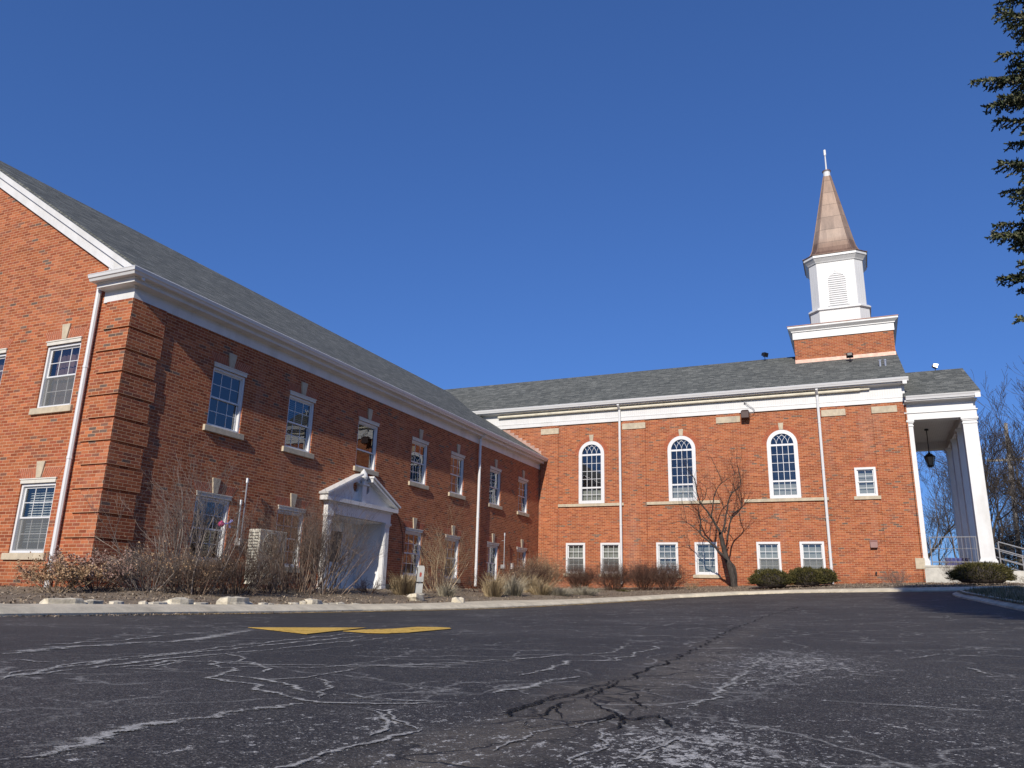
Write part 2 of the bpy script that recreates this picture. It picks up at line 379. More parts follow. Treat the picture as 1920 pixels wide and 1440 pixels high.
def copper_material():
    m, nt, b, out = new_mat('weathered_copper'); N = NT(nt); P = N.pos()
    s = N.n('ShaderNodeSeparateXYZ'); N.l(P, s.inputs[0])
    row = N.math('DIVIDE', N.math('SUBTRACT', s.outputs[2], 16.55), .74); fl = N.math('FLOOR', row); fv = N.math('SUBTRACT', row, fl)
    half = N.math('FLOOR', N.math('ADD', N.math('MULTIPLY', N.math('ADD', s.outputs[0], .05), 1.6), N.math('MULTIPLY', fl, .37)))
    cm = N.n('ShaderNodeCombineXYZ'); N.l(fl, cm.inputs[0]); N.l(half, cm.inputs[1])
    w = N.n('ShaderNodeTexWhiteNoise', noise_dimensions='2D'); N.l(cm.outputs[0], w.inputs['Vector'])
    c = N.ramp(w.outputs['Value'], [(0, (.205,.152,.122)), (.5, (.255,.19,.152)), (1, (.31,.235,.185))])
    st = N.noise(N.mapping(P, (5, 5, .8)), 1, 5, .7); c = N.mix(1.0, c, N.ramp(st, [(.3,.75),(.7,1.18)]), 'MULTIPLY')
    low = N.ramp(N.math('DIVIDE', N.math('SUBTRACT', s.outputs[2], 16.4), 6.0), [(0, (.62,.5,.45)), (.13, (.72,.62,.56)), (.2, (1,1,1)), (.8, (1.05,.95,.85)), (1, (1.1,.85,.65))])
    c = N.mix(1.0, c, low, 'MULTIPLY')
    seam = N.math('GREATER_THAN', fv, .03); c = N.mix(seam, N.mix(1.0, c, .55, 'MULTIPLY'), c)
    N.l(c, b.inputs['Base Color']); b.inputs['Metallic'].default_value = .2; b.inputs['Roughness'].default_value = .55
    N.l(N.bump(N.math('ADD', seam, N.math('MULTIPLY', st, .6)), .3, .01), b.inputs['Normal']); return m
def bark(name, a, c2, scale=18):
    m, nt, b, out = new_mat(name); N = NT(nt); P = N.pos()
    n = N.noise(N.mapping(P, (1,1,.3)), scale, 5, .7)
    N.l(N.ramp(n, [(.3, a), (.7, c2)]), b.inputs['Base Color']); b.inputs['Roughness'].default_value = .9; b.inputs['Specular IOR Level'].default_value = .15
    N.l(N.bump(n, .5, .01), b.inputs['Normal']); return m
def foliage(name, cols, scale=3, trans=0):
    m, nt, b, out = new_mat(name); N = NT(nt); P = N.pos()
    n = N.noise(P, scale, 3); n2 = N.noise(P, scale*14, 2)
    ri = N.n('ShaderNodeNewGeometry').outputs['Random Per Island']
    f = N.math('ADD', N.math('ADD', N.math('MULTIPLY', n, .45), N.math('MULTIPLY', n2, .15)), N.math('MULTIPLY_ADD', ri, .42, -.01))
    k = len(cols); N.l(N.ramp(f, [(.32+.36*i/(k-1), c) for i, c in enumerate(cols)]), b.inputs['Base Color'])
    b.inputs['Roughness'].default_value = .8; b.inputs['Specular IOR Level'].default_value = .2; return m

M = {}
M['brick'] = brick_material()
M['brick_trim'] = simple('brick_voussoir', (.33,.092,.042), .88, var=.3, scale=14, bump=.4, bscale=70)
M['mortar'] = simple('arch_mortar', (.50,.33,.22), .9)
M['shingle'] = shingle_material()
M['white'] = simple('white_paint', (.62,.62,.61), .45, var=.05, scale=2.5, dirt=((.44,.43,.39), .7, 1.6))
M['white_rail'] = simple('white_vinyl', (.64,.645,.645), .35, var=.03)
M['white_lifted'] = simple('white_paint_lifted', (.80,.80,.79), .45, var=.05, dirt=((.5,.48,.44), .5, 2.5))  # white paint lightened in colour to offset the shade inside the entrance recess
M['lintel'] = simple('weathered_cream_trim', (.60,.57,.50), .6, var=.08, dirt=((.42,.38,.30), .5, 3))
M['cream'] = simple('cream_pipe', (.66,.62,.50), .5, var=.08, dirt=((.40,.36,.28), .5, 3))
M['beadboard'] = siding('white_beadboard', (.62,.62,.61))
M['stone'] = simple('limestone', (.47,.40,.29), .85, var=.16, scale=7, bump=.3, bscale=45, dirt=((.26,.235,.19), .7, 3.0))
M['glass'] = glass_material(); M['screen'] = screen_material()
M['room'] = simple('dark_room', (.022,.022,.026), .9, var=.2, spec=0)  # near-black colour stands in for the dimness of rooms behind the windows
M['blind'] = simple('white_blind', (.55,.55,.53), .6, var=.05)
M['curtain'] = simple('brown_curtain', (.17,.10,.085), .9, var=.35, scale=5)
M['greyblind'] = simple('grey_shade', (.34,.34,.32), .8, var=.15, scale=3)
M['asphalt'] = asphalt_material()
M['yellow'] = ragged('yellow_road_paint', (.64,.41,.09), .38, 24, .8, .18)
M['crack_light'] = ragged('pale_crack', (.36,.35,.325), .585, 95, edge=True)
M['crack_dark'] = ragged('open_crack', (.006,.006,.006), .52, 95, edge=True)
M['mulch'] = mulch_material()
M['concrete'] = concrete('pale_concrete', (.62,.55,.41)); M['step'] = concrete('step_concrete', (.52,.50,.44))
M['copper'] = copper_material()
M['copper_trim'] = simple('copper_flashing', (.42,.27,.215), .5, .35, var=.25, scale=5)
M['copper_ridge'] = simple('copper_seam', (.24,.165,.13), .55, .2, var=.2)
M['copper_dark'] = simple('dark_copper_edge', (.16,.085,.065), .5, .4, var=.2)
M['black'] = simple('black_metal', (.018,.018,.02), .45, .2)
M['brownmetal'] = simple('dark_brown_metal', (.05,.026,.022), .5, .2)
M['ventmetal'] = simple('brown_vent_metal', (.20,.10,.085), .55, .1)
M['galv'] = simple('galvanised_steel', (.50,.51,.52), .4, .7, var=.12)
M['railmetal'] = simple('grey_rail_paint', (.24,.24,.25), .6, .0, var=.1)
M['lampglass'] = simple('frosted_lantern_glass', (.20,.21,.19), .3, var=.1)
M['rock'] = simple('pale_rock', (.56,.50,.38), .9, var=.25, scale=9, bump=.7, bscale=22, dirt=((.20,.17,.12), .6, 5))
M['bark_dark'] = bark('dark_bark', (.022,.018,.016), (.085,.072,.062))
M['bark_grey'] = bark('grey_brown_bark', (.07,.056,.046), (.19,.155,.13))
M['bark_far'] = bark('far_tree_bark', (.04,.035,.032), (.10,.086,.076), 6)
M['twig_brown'] = foliage('brown_twigs', [(.075,.048,.035), (.17,.12,.09), (.26,.19,.14)], 4)
M['twig_red'] = foliage('red_brown_twigs', [(.05,.026,.02), (.12,.065,.048), (.19,.12,.09)], 4)
M['twig_tan'] = foliage('tan_twigs', [(.17,.11,.065), (.32,.23,.14), (.44,.34,.22)], 4)
M['twig_grey'] = foliage('grey_twigs', [(.11,.088,.075), (.21,.17,.14), (.29,.245,.21)], 4)
M['straw'] = foliage('dry_grass', [(.15,.105,.058), (.31,.23,.13), (.45,.36,.22)], 3)
M['straw_grey'] = foliage('grey_dry_grass', [(.15,.13,.09), (.28,.245,.18), (.40,.36,.27)], 3)
M['dryleaf'] = foliage('dry_leaves', [(.16,.085,.05), (.33,.20,.11), (.46,.32,.19)], 6)
M['dryleaf_pink'] = foliage('pinkish_dry_leaves', [(.14,.08,.062), (.26,.165,.135), (.38,.27,.22)], 6)
M['evergreen'] = foliage('olive_evergreen', [(.020,.022,.007), (.062,.058,.018), (.125,.105,.036)], 5)
M['spruce'] = foliage('spruce_needles', [(.022,.036,.020), (.075,.095,.05), (.21,.20,.12)], 3)
M['litter'] = foliage('leaf_litter', [(.09,.064,.045), (.21,.16,.115), (.36,.29,.21)], 9)
M['ac'] = simple('beige_ac_casing', (.62,.60,.52), .5, var=.07, dirt=((.30,.28,.22), .4, 3))
M['acdark'] = simple('dark_ac_grille', (.16,.16,.145), .6)
M['blue'] = simple('blue_plastic', (.02,.035,.20), .45)
M['pink'] = simple('pink_plastic', (.65,.05,.20), .4); M['lilac'] = simple('lilac_plastic', (.30,.28,.55), .4)
M['sign'] = simple('sign_white', (.38,.38,.355), .55, var=.1, dirt=((.35,.33,.28), .5, 6)); M['signred'] = simple('sign_red_brown', (.30,.05,.03), .6)
M['pole'] = bark('weathered_pole_wood', (.17,.155,.135), (.29,.265,.235), 5)
M['grass'] = foliage('winter_grass', [(.07,.062,.03), (.14,.115,.06), (.23,.19,.11)], 2)
M['hedge'] = foliage('far_hedge', [(.03,.03,.022), (.075,.07,.05), (.12,.105,.08)], 2)
M['farwall'] = simple('far_house_siding', (.36,.32,.28), .8); M['farroof'] = simple('far_house_roof', (.12,.10,.09), .9)

# ------------------------------------------------------------------ terrain
def road(x, y):
    t = max(0, y+x)
    return -.3+(.0011*t*t if t < 30 else .99+.02*(t-30))
CURB=[(-7.2,-30),(-7.8,-8),(-8.1,1),(-8.381,5.687),(-8.542,6.979),(-8.732,8.735),(-8.811,10.585),(-8.894,13.089),(-8.53,14.971),(-8.132,17.293),(-7.947,19.496),(-7.545,21.699),(-6.873,24.26),(-5.717,26.9),(-3.997,28.1),(-2.355,28.0),(-0.68,27.1),(0.508,26.261),(1.582,25.463),(2.564,24.805),(3.484,24.344),(6,23.6),(10,23.2),(16,23.2),(45,23.4)]
WALL=[(-60,-30,-.2),(-60,-8,-.2),(-45,9,-.1),(-24,10.9,0.0),(-18,10.9,0.02),(-14,10.9,.03),(-13.6,11.3,.04),(-13.6,14.5,.1),(-13.6,17,.15),(-13.6,20,.2),(-13.6,23,.27),(-13.6,27,.36),(-13.6,33.6,.5),(-11,33.6,.56),(-8,33.6,.65),(-5,33.6,.74),(-2,33.6,.84),(.2,33.6,.9),(2,33.6,.94),(3.6,33.6,.96),(5.2,33.6,.96),(8,34,.96),(12,35,.96),(19,36,.96),(50,38,.9)]
SUB = 20
BG = []
KW = [.32]*len(CURB)
for i, w in {3:.34, 4:.34, 5:.34, 6:.36, 7:.45, 8:.6, 9:1.0, 10:1.2, 11:.5, 12:.35, 13:.32, 14:.3, 15:.3, 16:.28, 17:.28, 18:.26, 19:.25}.items(): KW[i] = w
for (a, b), (c, d, e), kw in zip(CURB, WALL, KW):
    z0 = road(a, b)+.085; L = math.hypot(c-a, d-b); row = []
    for j in range(SUB+1):
        t = (j/SUB)**1.25; s = max(0, (t*L-kw)/(L-kw))
        row.append((a+(c-a)*t, b+(d-b)*t, z0-.16 if s <= 0 else z0+(e-z0)*(1-(1-s)**1.6)))
    BG.append(row)
def bedz(x, y):
    for i in range(len(BG)-1):
        for j in range(SUB):
            p = [BG[i][j], BG[i][j+1], BG[i+1][j+1], BG[i+1][j]]
            for T in ((p[0],p[1],p[2]),(p[0],p[2],p[3])):
                (x1,y1,z1),(x2,y2,z2),(x3,y3,z3) = T
                D = (y2-y3)*(x1-x3)+(x3-x2)*(y1-y3)
                if abs(D) < 1e-9: continue
                u = ((y2-y3)*(x-x3)+(x3-x2)*(y-y3))/D; v = ((y3-y1)*(x-x3)+(x1-x3)*(y-y3))/D
                if u >= -1e-6 and v >= -1e-6 and u+v <= 1+1e-6: return u*z1+v*z2+(1-u-v)*z3
    return road(x, y)+.1

g = MB()
RAD = [0, 60, 90, 150, 400, 2500]
g.box(-2500, 2500, -2500, 2500, -3.5, -3.2)
tag(g.build('ground', M['grass']), kind='structure')
# wide lawn / verge level around the site
g = MB(); nx = 40
def gz(x, y): return min(road(x, y), 1.2)-.35
for i in range(-40, 41):
    for j in range(-30, 51):
        n = len(g.v); g.v.append((i*4.0, j*4.0, gz(i*4.0, j*4.0)))
for i in range(80):
    for j in range(80):
        a = i*81+j; g.f.append((a, a+81, a+82, a+1))
tag(g.build('lawn', M['grass']), kind='structure')
g = MB(); xs = [-46+i for i in range(93)]; ys = [-36+j for j in range(78)]
for x in xs:
    for y in ys: g.v.append((x, y, road(x, y)))
for i in range(len(xs)-1):
    for j in range(len(ys)-1):
        a = i*len(ys)+j; g.f.append((a, a+len(ys), a+len(ys)+1, a+1))
lot = tag(g.build('parking_lot', M['asphalt'], smooth=True), kind='structure')

# mulch bed
random.seed(5)
fine = []
for i in range(len(BG)-1):
    L = math.dist(BG[i][0][:2], BG[i+1][0][:2]); k = max(1, int(L/.5)) if 2 <= i <= 20 else 2
    for s in range(k):
        t = s/k; fine.append([tuple(p+(q-p)*t for p, q in zip(A, B)) for A, B in zip(BG[i], BG[i+1])])
fine.append(BG[-1])
g = MB()
from mathutils import noise as mn
for r in fine:
    a = r[0]; g.v.append((a[0], a[1], a[2]-.3))
    for j, p in enumerate(r):
        e = 0 if j in (0, SUB) else mn.noise(Vector((p[0]*1.3, p[1]*1.3, 0)))*.035+mn.noise(Vector((p[0]*5, p[1]*5, 3)))*.02
        g.v.append((p[0], p[1], p[2]+e))
W_ = SUB+2
for i in range(len(fine)-1):
    for j in range(W_-1): a = i*W_+j; g.f.append((a, a+W_, a+W_+1, a+1))
bed = tag(g.build('mulch_bed', M['mulch'], smooth=True), kind='structure')

# concrete kerb and walk: runs along the asphalt edge, widening to an apron by the grasses
def ribbon_normal(P, i):
    a = Vector(P[max(0, i-1)]); b = Vector(P[min(len(P)-1, i+1)]); t = (b-a).normalized(); return Vector((-t.y, t.x))
def kerb(path, widths, name, zf, top=.108, nrm_sign=1, mat='concrete'):
    fp, fwid = [], []
    for i in range(len(path)-1):
        k = max(1, int(math.dist(path[i], path[i+1])/.4))
        if math.dist(path[i], path[i+1]) > 12: k = 6
        for s in range(k):
            t = s/k; fp.append(tuple(p+(q-p)*t for p, q in zip(path[i], path[i+1]))); fwid.append(widths[i]+(widths[i+1]-widths[i])*t)
    fp.append(path[-1]); fwid.append(widths[-1])
    g = MB()
    for i, p in enumerate(fp):
        n = ribbon_normal(fp, i)*nrm_sign; z = zf(*p); j = mn.noise(Vector((p[0]*3, p[1]*3, 9)))*.012
        prof = [(-.06+j*.5, -.25), (-.05+j, .03), (.07+j*1.5, top-.018), (fwid[i]*.98, top+.014), (fwid[i], top-.2)]
        for o, h in prof: g.v.append((p[0]+n.x*o, p[1]+n.y*o, z+h))
    for i in range(len(fp)-1):
        for j in range(4): a = i*5+j; g.f.append((a, a+5, a+6, a+1))
    return g.build(name, M[mat])
wd = KW
tag(kerb(CURB, wd, 'kerb', road, nrm_sign=1), kind='structure')
# lawn island on the right with its kerb
ISL = [(16, 21.6), (9, 21.9), (4.5, 23.6), (2.6, 23.9), (2.0, 22.9), (1.98, 21.5), (2.13, 19), (2.2, 16.8), (2.25, 14.8), (2.35, 10), (2.6, 5), (3.3, 1.0), (4.6, -.6), (8, -1), (16, -1)]
tag(kerb(ISL, [.16]*len(ISL), 'island_kerb', road, nrm_sign=1), kind='structure')
g = MB()
ctr = (9.5, 11)
for rr in (.995, .85, .6, .3, .02):
    for (x, y) in ISL + [(16, 10)]:
        X = ctr[0]+(x-ctr[0])*rr; Y = ctr[1]+(y-ctr[1])*rr
        g.v.append((X, Y, road(X, Y)+.10+(1-rr)*.25))
k = len(ISL)+1
for r_ in range(4):
    for i in range(k): j = (i+1) % k; g.f.append((r_*k+i, (r_+1)*k+i, (r_+1)*k+j, r_*k+j))
tag(g.build('island_lawn', M['grass'], smooth=True, recalc=True), kind='structure')

# ---- markings and cracks on the asphalt
def strip(g, pts, w, off, seed, jit=.45, step=.022):
    rnd = random.Random(seed); P = [Vector(p) for p in pts]; fine = []
    for i in range(len(P)-1):
        L = (P[i+1]-P[i]).length; k = max(2, int(L/step)); k = min(k, 160)
        n = Vector((-(P[i+1]-P[i]).y, (P[i+1]-P[i]).x)).normalized()
        for s in range(k):
            t = s/k; q = P[i].lerp(P[i+1], t)
            q += n*(mn.noise(Vector((q.x*6, q.y*6, seed)))*min(.05, L*.12)+mn.noise(Vector((q.x*38, q.y*38, seed)))*.012+rnd.uniform(-1, 1)*w*.25)
            fine.append(q)
    fine.append(P[-1]); b = len(g.v)
    for i, p in enumerate(fine):
        n = ribbon_normal([tuple(q) for q in fine[max(0,i-1):i+2]], min(i, 1))
        e = min(1, i/4, (len(fine)-1-i)/4); ww = w*.5*(1+rnd.uniform(-jit, jit))*max(.15, e)
        for sgn in (-1, 0, 1):
            x = p.x+n.x*ww*sgn; y = p.y+n.y*ww*sgn; g.v.append((x, y, road(x, y)+off)); ACR.append(1.0-abs(sgn))
    for i in range(len(fine)-1):
        a = b+i*3; g.f.append((a, a+3, a+4, a+1)); g.f.append((a+1, a+4, a+5, a+2))
ACR = []
def across(o):
    at = o.data.attributes.new('across', 'FLOAT', 'POINT'); at.data.foreach_set('value', ACR[-len(o.data.vertices):]); ACR.clear()
LIGHT= [([(-1.43, 1.021), (-1.42, 1.094), (-1.442, 1.197), (-1.516, 1.323), (-1.535, 1.428), (-1.526, 1.569), (-1.531, 1.748), (-1.483, 1.929)], 0.045), ([(-3.686, 2.535), (-3.87, 2.953), (-3.951, 3.394), (-3.954, 3.802), (-4.104, 4.28), (-4.737, 5.338)], 0.09), ([(-4.118, 3.024), (-4.259, 3.779), (-4.569, 4.436), (-4.734, 4.93)], 0.05), ([(-2.71, 1.88), (-2.908, 2.269), (-3.036, 2.621), (-3.131, 2.988), (-3.253, 3.592), (-3.412, 4.407), (-3.576, 5.288)], 0.06), ([(-2.832, 1.962), (-2.992, 2.345), (-3.112, 2.701), (-3.204, 3.091), (-3.416, 3.792), (-3.613, 4.545), (-3.867, 5.635)], 0.04), ([(-2.738, 1.959), (-2.802, 2.271), (-2.9, 2.591), (-2.977, 3.011), (-3.023, 3.445), (-3.174, 4.241), (-3.281, 5.215)], 0.04), ([(-3.361, 2.317), (-3.376, 2.401), (-3.213, 2.36), (-3.096, 2.412)], 0.03), ([(-2.777, 2.351), (-2.763, 2.584), (-2.885, 2.757), (-2.688, 2.822), (-2.429, 2.847), (-2.224, 2.984), (-2.045, 3.041), (-1.908, 3.283), (-1.779, 3.591), (-1.633, 4.018)], 0.035), ([(-2.719, 2.354), (-2.472, 2.509), (-2.415, 2.762), (-2.187, 2.841), (-2.082, 3.138), (-1.733, 3.225), (-1.608, 3.304)], 0.02), ([(-2.756, 2.883), (-2.639, 2.821), (-2.585, 2.732), (-2.447, 2.634)], 0.03), ([(-2.97, 3.264), (-2.582, 2.914), (-2.497, 2.907), (-2.242, 2.681), (-2.197, 2.564)], 0.03), ([(-2.885, 2.757), (-2.78, 2.735), (-2.748, 2.613), (-2.65, 2.452)], 0.03), ([(-2.025, 2.255), (-2.181, 2.299), (-2.356, 2.584), (-2.424, 2.69)], 0.035), ([(-2.181, 2.299), (-2.025, 2.255), (-1.895, 2.245), (-1.814, 2.099), (-1.686, 2.066), (-1.536, 1.996), (-1.444, 1.991), (-1.298, 2.057), (-1.198, 2.17)], 0.03), ([(-2.139, 2.408), (-1.999, 2.38), (-1.937, 2.521), (-1.95, 2.674), (-2.02, 2.984)], 0.02), ([(-2.235, 2.411), (-2.082, 2.388), (-1.943, 2.359), (-1.787, 2.27), (-1.618, 2.141)], 0.03), ([(-1.909, 2.534), (-1.764, 2.439), (-1.578, 2.158), (-1.517, 2.05)], 0.03), ([(-1.861, 2.555), (-1.758, 2.601)], 0.012), ([(-1.572, 2.207), (-1.432, 2.156), (-1.291, 2.15), (-1.183, 2.176)], 0.02), ([(-0.976, 1.246), (-0.991, 1.399), (-0.989, 1.491), (-0.986, 1.628), (-0.977, 1.723)], 0.02), ([(-0.977, 1.723), (-1.101, 1.826), (-1.205, 1.939), (-1.297, 1.943)], 0.015), ([(-1.025, 1.587), (-1.11, 1.777), (-1.191, 1.877), (-1.278, 1.929)], 0.018), ([(-0.982, 1.153), (-0.976, 1.246), (-0.978, 1.336)], 0.02), ([(-1.706, 3.646), (-1.638, 4.016), (-1.499, 4.373), (-1.406, 4.709), (-1.514, 5.432)], 0.03), ([(-1.312, 3.072), (-1.315, 3.389), (-1.39, 3.968), (-1.221, 4.088), (-1.313, 5.589)], 0.035), ([(-1.149, 2.463), (-1.127, 2.768), (-1.121, 3.202)], 0.05), ([(-0.173, 2.875), (0.007, 2.864), (0.192, 2.878), (0.39, 2.853)], 0.012), ([(-0.515, 2.451), (-0.488, 2.758), (-0.521, 3.628), (-0.552, 4.453), (-0.542, 5.024)], 0.03), ([(-0.699, 3.345), (-0.402, 3.568), (-0.323, 3.965), (-0.135, 4.343)], 0.015), ([(-0.126, 4.007), (-0.024, 3.939), (0.126, 3.892)], 0.015), ([(-1.931, 11.606), (-0.85, 10.927), (0.064, 12.499)], 0.02), ([(-3.154, 6.723), (-2.887, 6.932)], 0.03), ([(-2.241, 6.13), (-1.901, 6.371)], 0.03), ([(-0.725, 1.563), (-0.72, 1.86), (-0.676, 1.993), (-0.65, 2.119)], 0.012), ([(-0.53, 1.514), (-0.546, 1.779), (-0.619, 1.928)], 0.015), ([(-0.417, 1.973), (-0.437, 1.691), (-0.458, 1.545)], 0.012), ([(-0.512, 3.133), (-0.471, 3.265), (-0.391, 3.572), (-0.383, 3.712)], 0.012), ([(0.148, 5.103), (0.416, 5.719)], 0.02), ([(0.429, 4.66), (0.472, 4.226)], 0.03)]
DARK= [([(-1.306, 17.758), (-1.459, 13.482), (-1.309, 8.692), (-1.076, 5.739), (-0.956, 4.183), (-0.935, 3.648), (-0.901, 3.164), (-0.888, 2.898), (-0.84, 2.533), (-0.863, 2.364), (-0.824, 2.086), (-0.884, 2.037), (-0.932, 2.129), (-0.939, 2.33), (-0.908, 2.594), (-0.887, 2.83)], 0.012), ([(-0.937, 2.013), (-0.921, 2.202), (-0.929, 2.494), (-0.936, 2.854), (-0.918, 3.225)], 0.008), ([(-0.84, 2.533), (-0.725, 2.312), (-0.596, 2.142), (-0.55, 2.253), (-0.435, 2.032)], 0.007), ([(-0.752, 2.777), (-0.7, 2.55), (-0.614, 2.384), (-0.555, 2.41)], 0.008), ([(-0.84, 1.807), (-0.75, 1.937), (-0.663, 2.113), (-0.652, 2.231)], 0.008), ([(-0.863, 2.364), (-0.813, 2.182), (-0.735, 2.057)], 0.006), ([(-1.306, 17.758), (-1.449, 16.257)], 0.03), ([(-0.809, 1.866), (-0.81, 1.956), (-0.872, 1.974)], 0.006), ([(-0.644, 2.007), (-0.646, 2.211), (-0.594, 1.938)], 0.008)]
TREE= {'trunkR': [(-4.65, 31.9, 0.65), (-4.71, 31.9, 1.15), (-4.81, 31.9, 1.57), (-4.89, 31.9, 1.75), (-4.98, 31.9, 2.17), (-5.05, 31.9, 2.53), (-5.09, 31.9, 2.78)], 'a': [(-5.06, 31.7, 2.77), (-5.26, 31.7, 3.13), (-5.37, 31.7, 3.35), (-5.56, 31.7, 3.64), (-5.73, 31.7, 3.9), (-5.83, 31.7, 4.28), (-5.88, 31.7, 4.76), (-6.0, 31.7, 4.99)], 'b': [(-5.03, 32.0, 2.79), (-4.91, 32.0, 3.11), (-4.81, 32.0, 3.62), (-4.72, 32.0, 4.02), (-4.57, 32.0, 4.31), (-4.25, 32.0, 4.58), (-4.26, 32.0, 5.04), (-4.33, 32.0, 5.46)], 'c': [(-5.34, 31.5, 3.33), (-5.26, 31.5, 3.87), (-5.21, 31.5, 4.2), (-5.05, 31.5, 4.56), (-4.79, 31.5, 4.79), (-4.6, 31.5, 4.95)], 'd': [(-4.82, 31.9, 2.46), (-4.79, 31.9, 2.74), (-4.64, 31.9, 3.23), (-4.41, 31.9, 3.49), (-4.19, 31.9, 3.74), (-4.26, 31.9, 4.04), (-4.31, 31.9, 4.44)], 'e': [(-4.84, 31.6, 1.73), (-5.15, 31.6, 2.05), (-5.49, 31.6, 2.4), (-5.78, 31.6, 2.69), (-5.73, 31.6, 3.09), (-5.8, 31.6, 3.45), (-5.72, 31.6, 3.82)], 'f': [(-5.76, 31.5, 2.72), (-6.06, 31.5, 2.94), (-6.31, 31.5, 3.13), (-6.6, 31.5, 3.2), (-6.9, 31.5, 3.13)], 'g': [(-4.62, 32.1, 0.71), (-4.62, 32.1, 1.33), (-4.79, 32.1, 1.62), (-4.92, 32.1, 1.76)], 'h': [(-4.67, 32.1, 3.25), (-4.83, 32.1, 3.63), (-5.03, 32.1, 3.97)], 'i': [(-6.31, 31.5, 3.13), (-6.35, 31.5, 3.53), (-6.39, 31.5, 3.82)], 'j': [(-5.52, 31.8, 2.42), (-5.46, 31.8, 3.03), (-5.39, 31.8, 3.32)], 'k': [(-4.91, 31.6, 4.75), (-5.04, 31.6, 5.16), (-5.2, 31.6, 5.55), (-5.29, 31.6, 5.74)], 'l': [(-5.68, 31.4, 3.87), (-5.48, 31.4, 4.15), (-5.44, 31.4, 4.45), (-5.75, 31.4, 4.72)], 'm': [(-4.83, 32.1, 3.63), (-4.44, 32.1, 4.96), (-4.56, 32.1, 5.49), (-4.46, 32.1, 5.94)], 'n': [(-4.95, 32.0, 2.75), (-4.85, 32.0, 2.97)], 'o': [(-4.93, 32.2, 1.12), (-5.37, 32.2, 0.98)]}
g = MB()
for i, (p, w) in enumerate(LIGHT): strip(g, p, (w*1.5+.012 if i in (0,1) else w*.85+.010), .0035+i*.00002, i)
across(g.build('pale_crack', M['crack_light'], lot))
g = MB()
for i, (p, w) in enumerate(DARK): strip(g, p, w*.8+.006, .0045+i*.00002, 50+i, .5)
across(g.build('open_crack', M['crack_dark'], lot))
def flat(g, pts, off): 
    g.prism([tuple(p) for p in pts], 0, .002, lambda u, v, w: (u, v, road(u, v)+off+w))
g = MB(); flat(g, [(-5.051, 5.698), (-4.60,6.26), (-4.373, 6.545), (-4.15,5.75), (-3.971, 5.135), (-4.5,5.41)], .006)
flat(g, [(-4.085, 5.765), (-3.75, 5.641), (-3.607, 5.728), (-3.56,5.98), (-3.594, 6.233), (-3.667, 6.926), (-3.789, 7.122), (-3.96,7.17), (-4.129, 7.062), (-4.062, 6.501), (-4.136, 6.151)], .0065)
g.build('yellow_arrow', M['yellow'], lot)
g = MB(); yl = [(-8.5,7.6),(-8.53,9.2),(-8.5, 10.525),(-8.55, 13.0),(-8.2, 14.95),(-7.78, 17.3),(-7.6, 19.5),(-7.2, 21.6),(-6.5, 24.1),(-5.6,26.0)]
strip(g, yl, .11, .005, 3, .1, .2); g.build('yellow_edge_line', M['yellow'], lot)

# ------------------------------------------------------------------ buildings
X0, Y0, Y1 = -13.391, 10.638, 33.329
def FA(u, v, w): return (X0+w, u, v)            # long facade of the wing, u = y
def GA(u, v, w): return (u, Y0-w, v)            # gable wall of the wing, u = x
def CH(u, v, w): return (u, Y1-w, v)            # south wall of the church, u = x
def bx(g, fn, u0, u1, v0, v1, w0, w1):
    g.hexa([fn(u0,v0,w0),fn(u1,v0,w0),fn(u1,v0,w1),fn(u0,v0,w1),fn(u0,v1,w0),fn(u1,v1,w0),fn(u1,v1,w1),fn(u0,v1,w1)]); return g
def wall(g, fn, u0, u1, v0, v1, holes, depth=.14, w=0.0):
    us = sorted({u0, u1, *[h[0] for h in holes], *[h[1] for h in holes]}); vs = sorted({v0, v1, *[h[2] for h in holes], *[h[3] for h in holes]})
    for i in range(len(us)-1):
        for j in range(len(vs)-1):
            cu, cv = (us[i]+us[i+1])/2, (vs[j]+vs[j+1])/2
            if any(h[0] < cu < h[1] and h[2] < cv < h[3] for h in holes): continue
            g.quad(fn(us[i],vs[j],w), fn(us[i+1],vs[j],w), fn(us[i+1],vs[j+1],w), fn(us[i],vs[j+1],w))
    for a, b, c, d in [h[:4] for h in holes]:
        g.quad(fn(a,c,w), fn(a,d,w), fn(a,d,w-depth), fn(a,c,w-depth)); g.quad(fn(b,d,w), fn(b,c,w), fn(b,c,w-depth), fn(b,d,w-depth))
        g.quad(fn(a,d,w), fn(b,d,w), fn(b,d,w-depth), fn(a,d,w-depth)); g.quad(fn(b,c,w), fn(a,c,w), fn(a,c,w-depth), fn(b,c,w-depth))

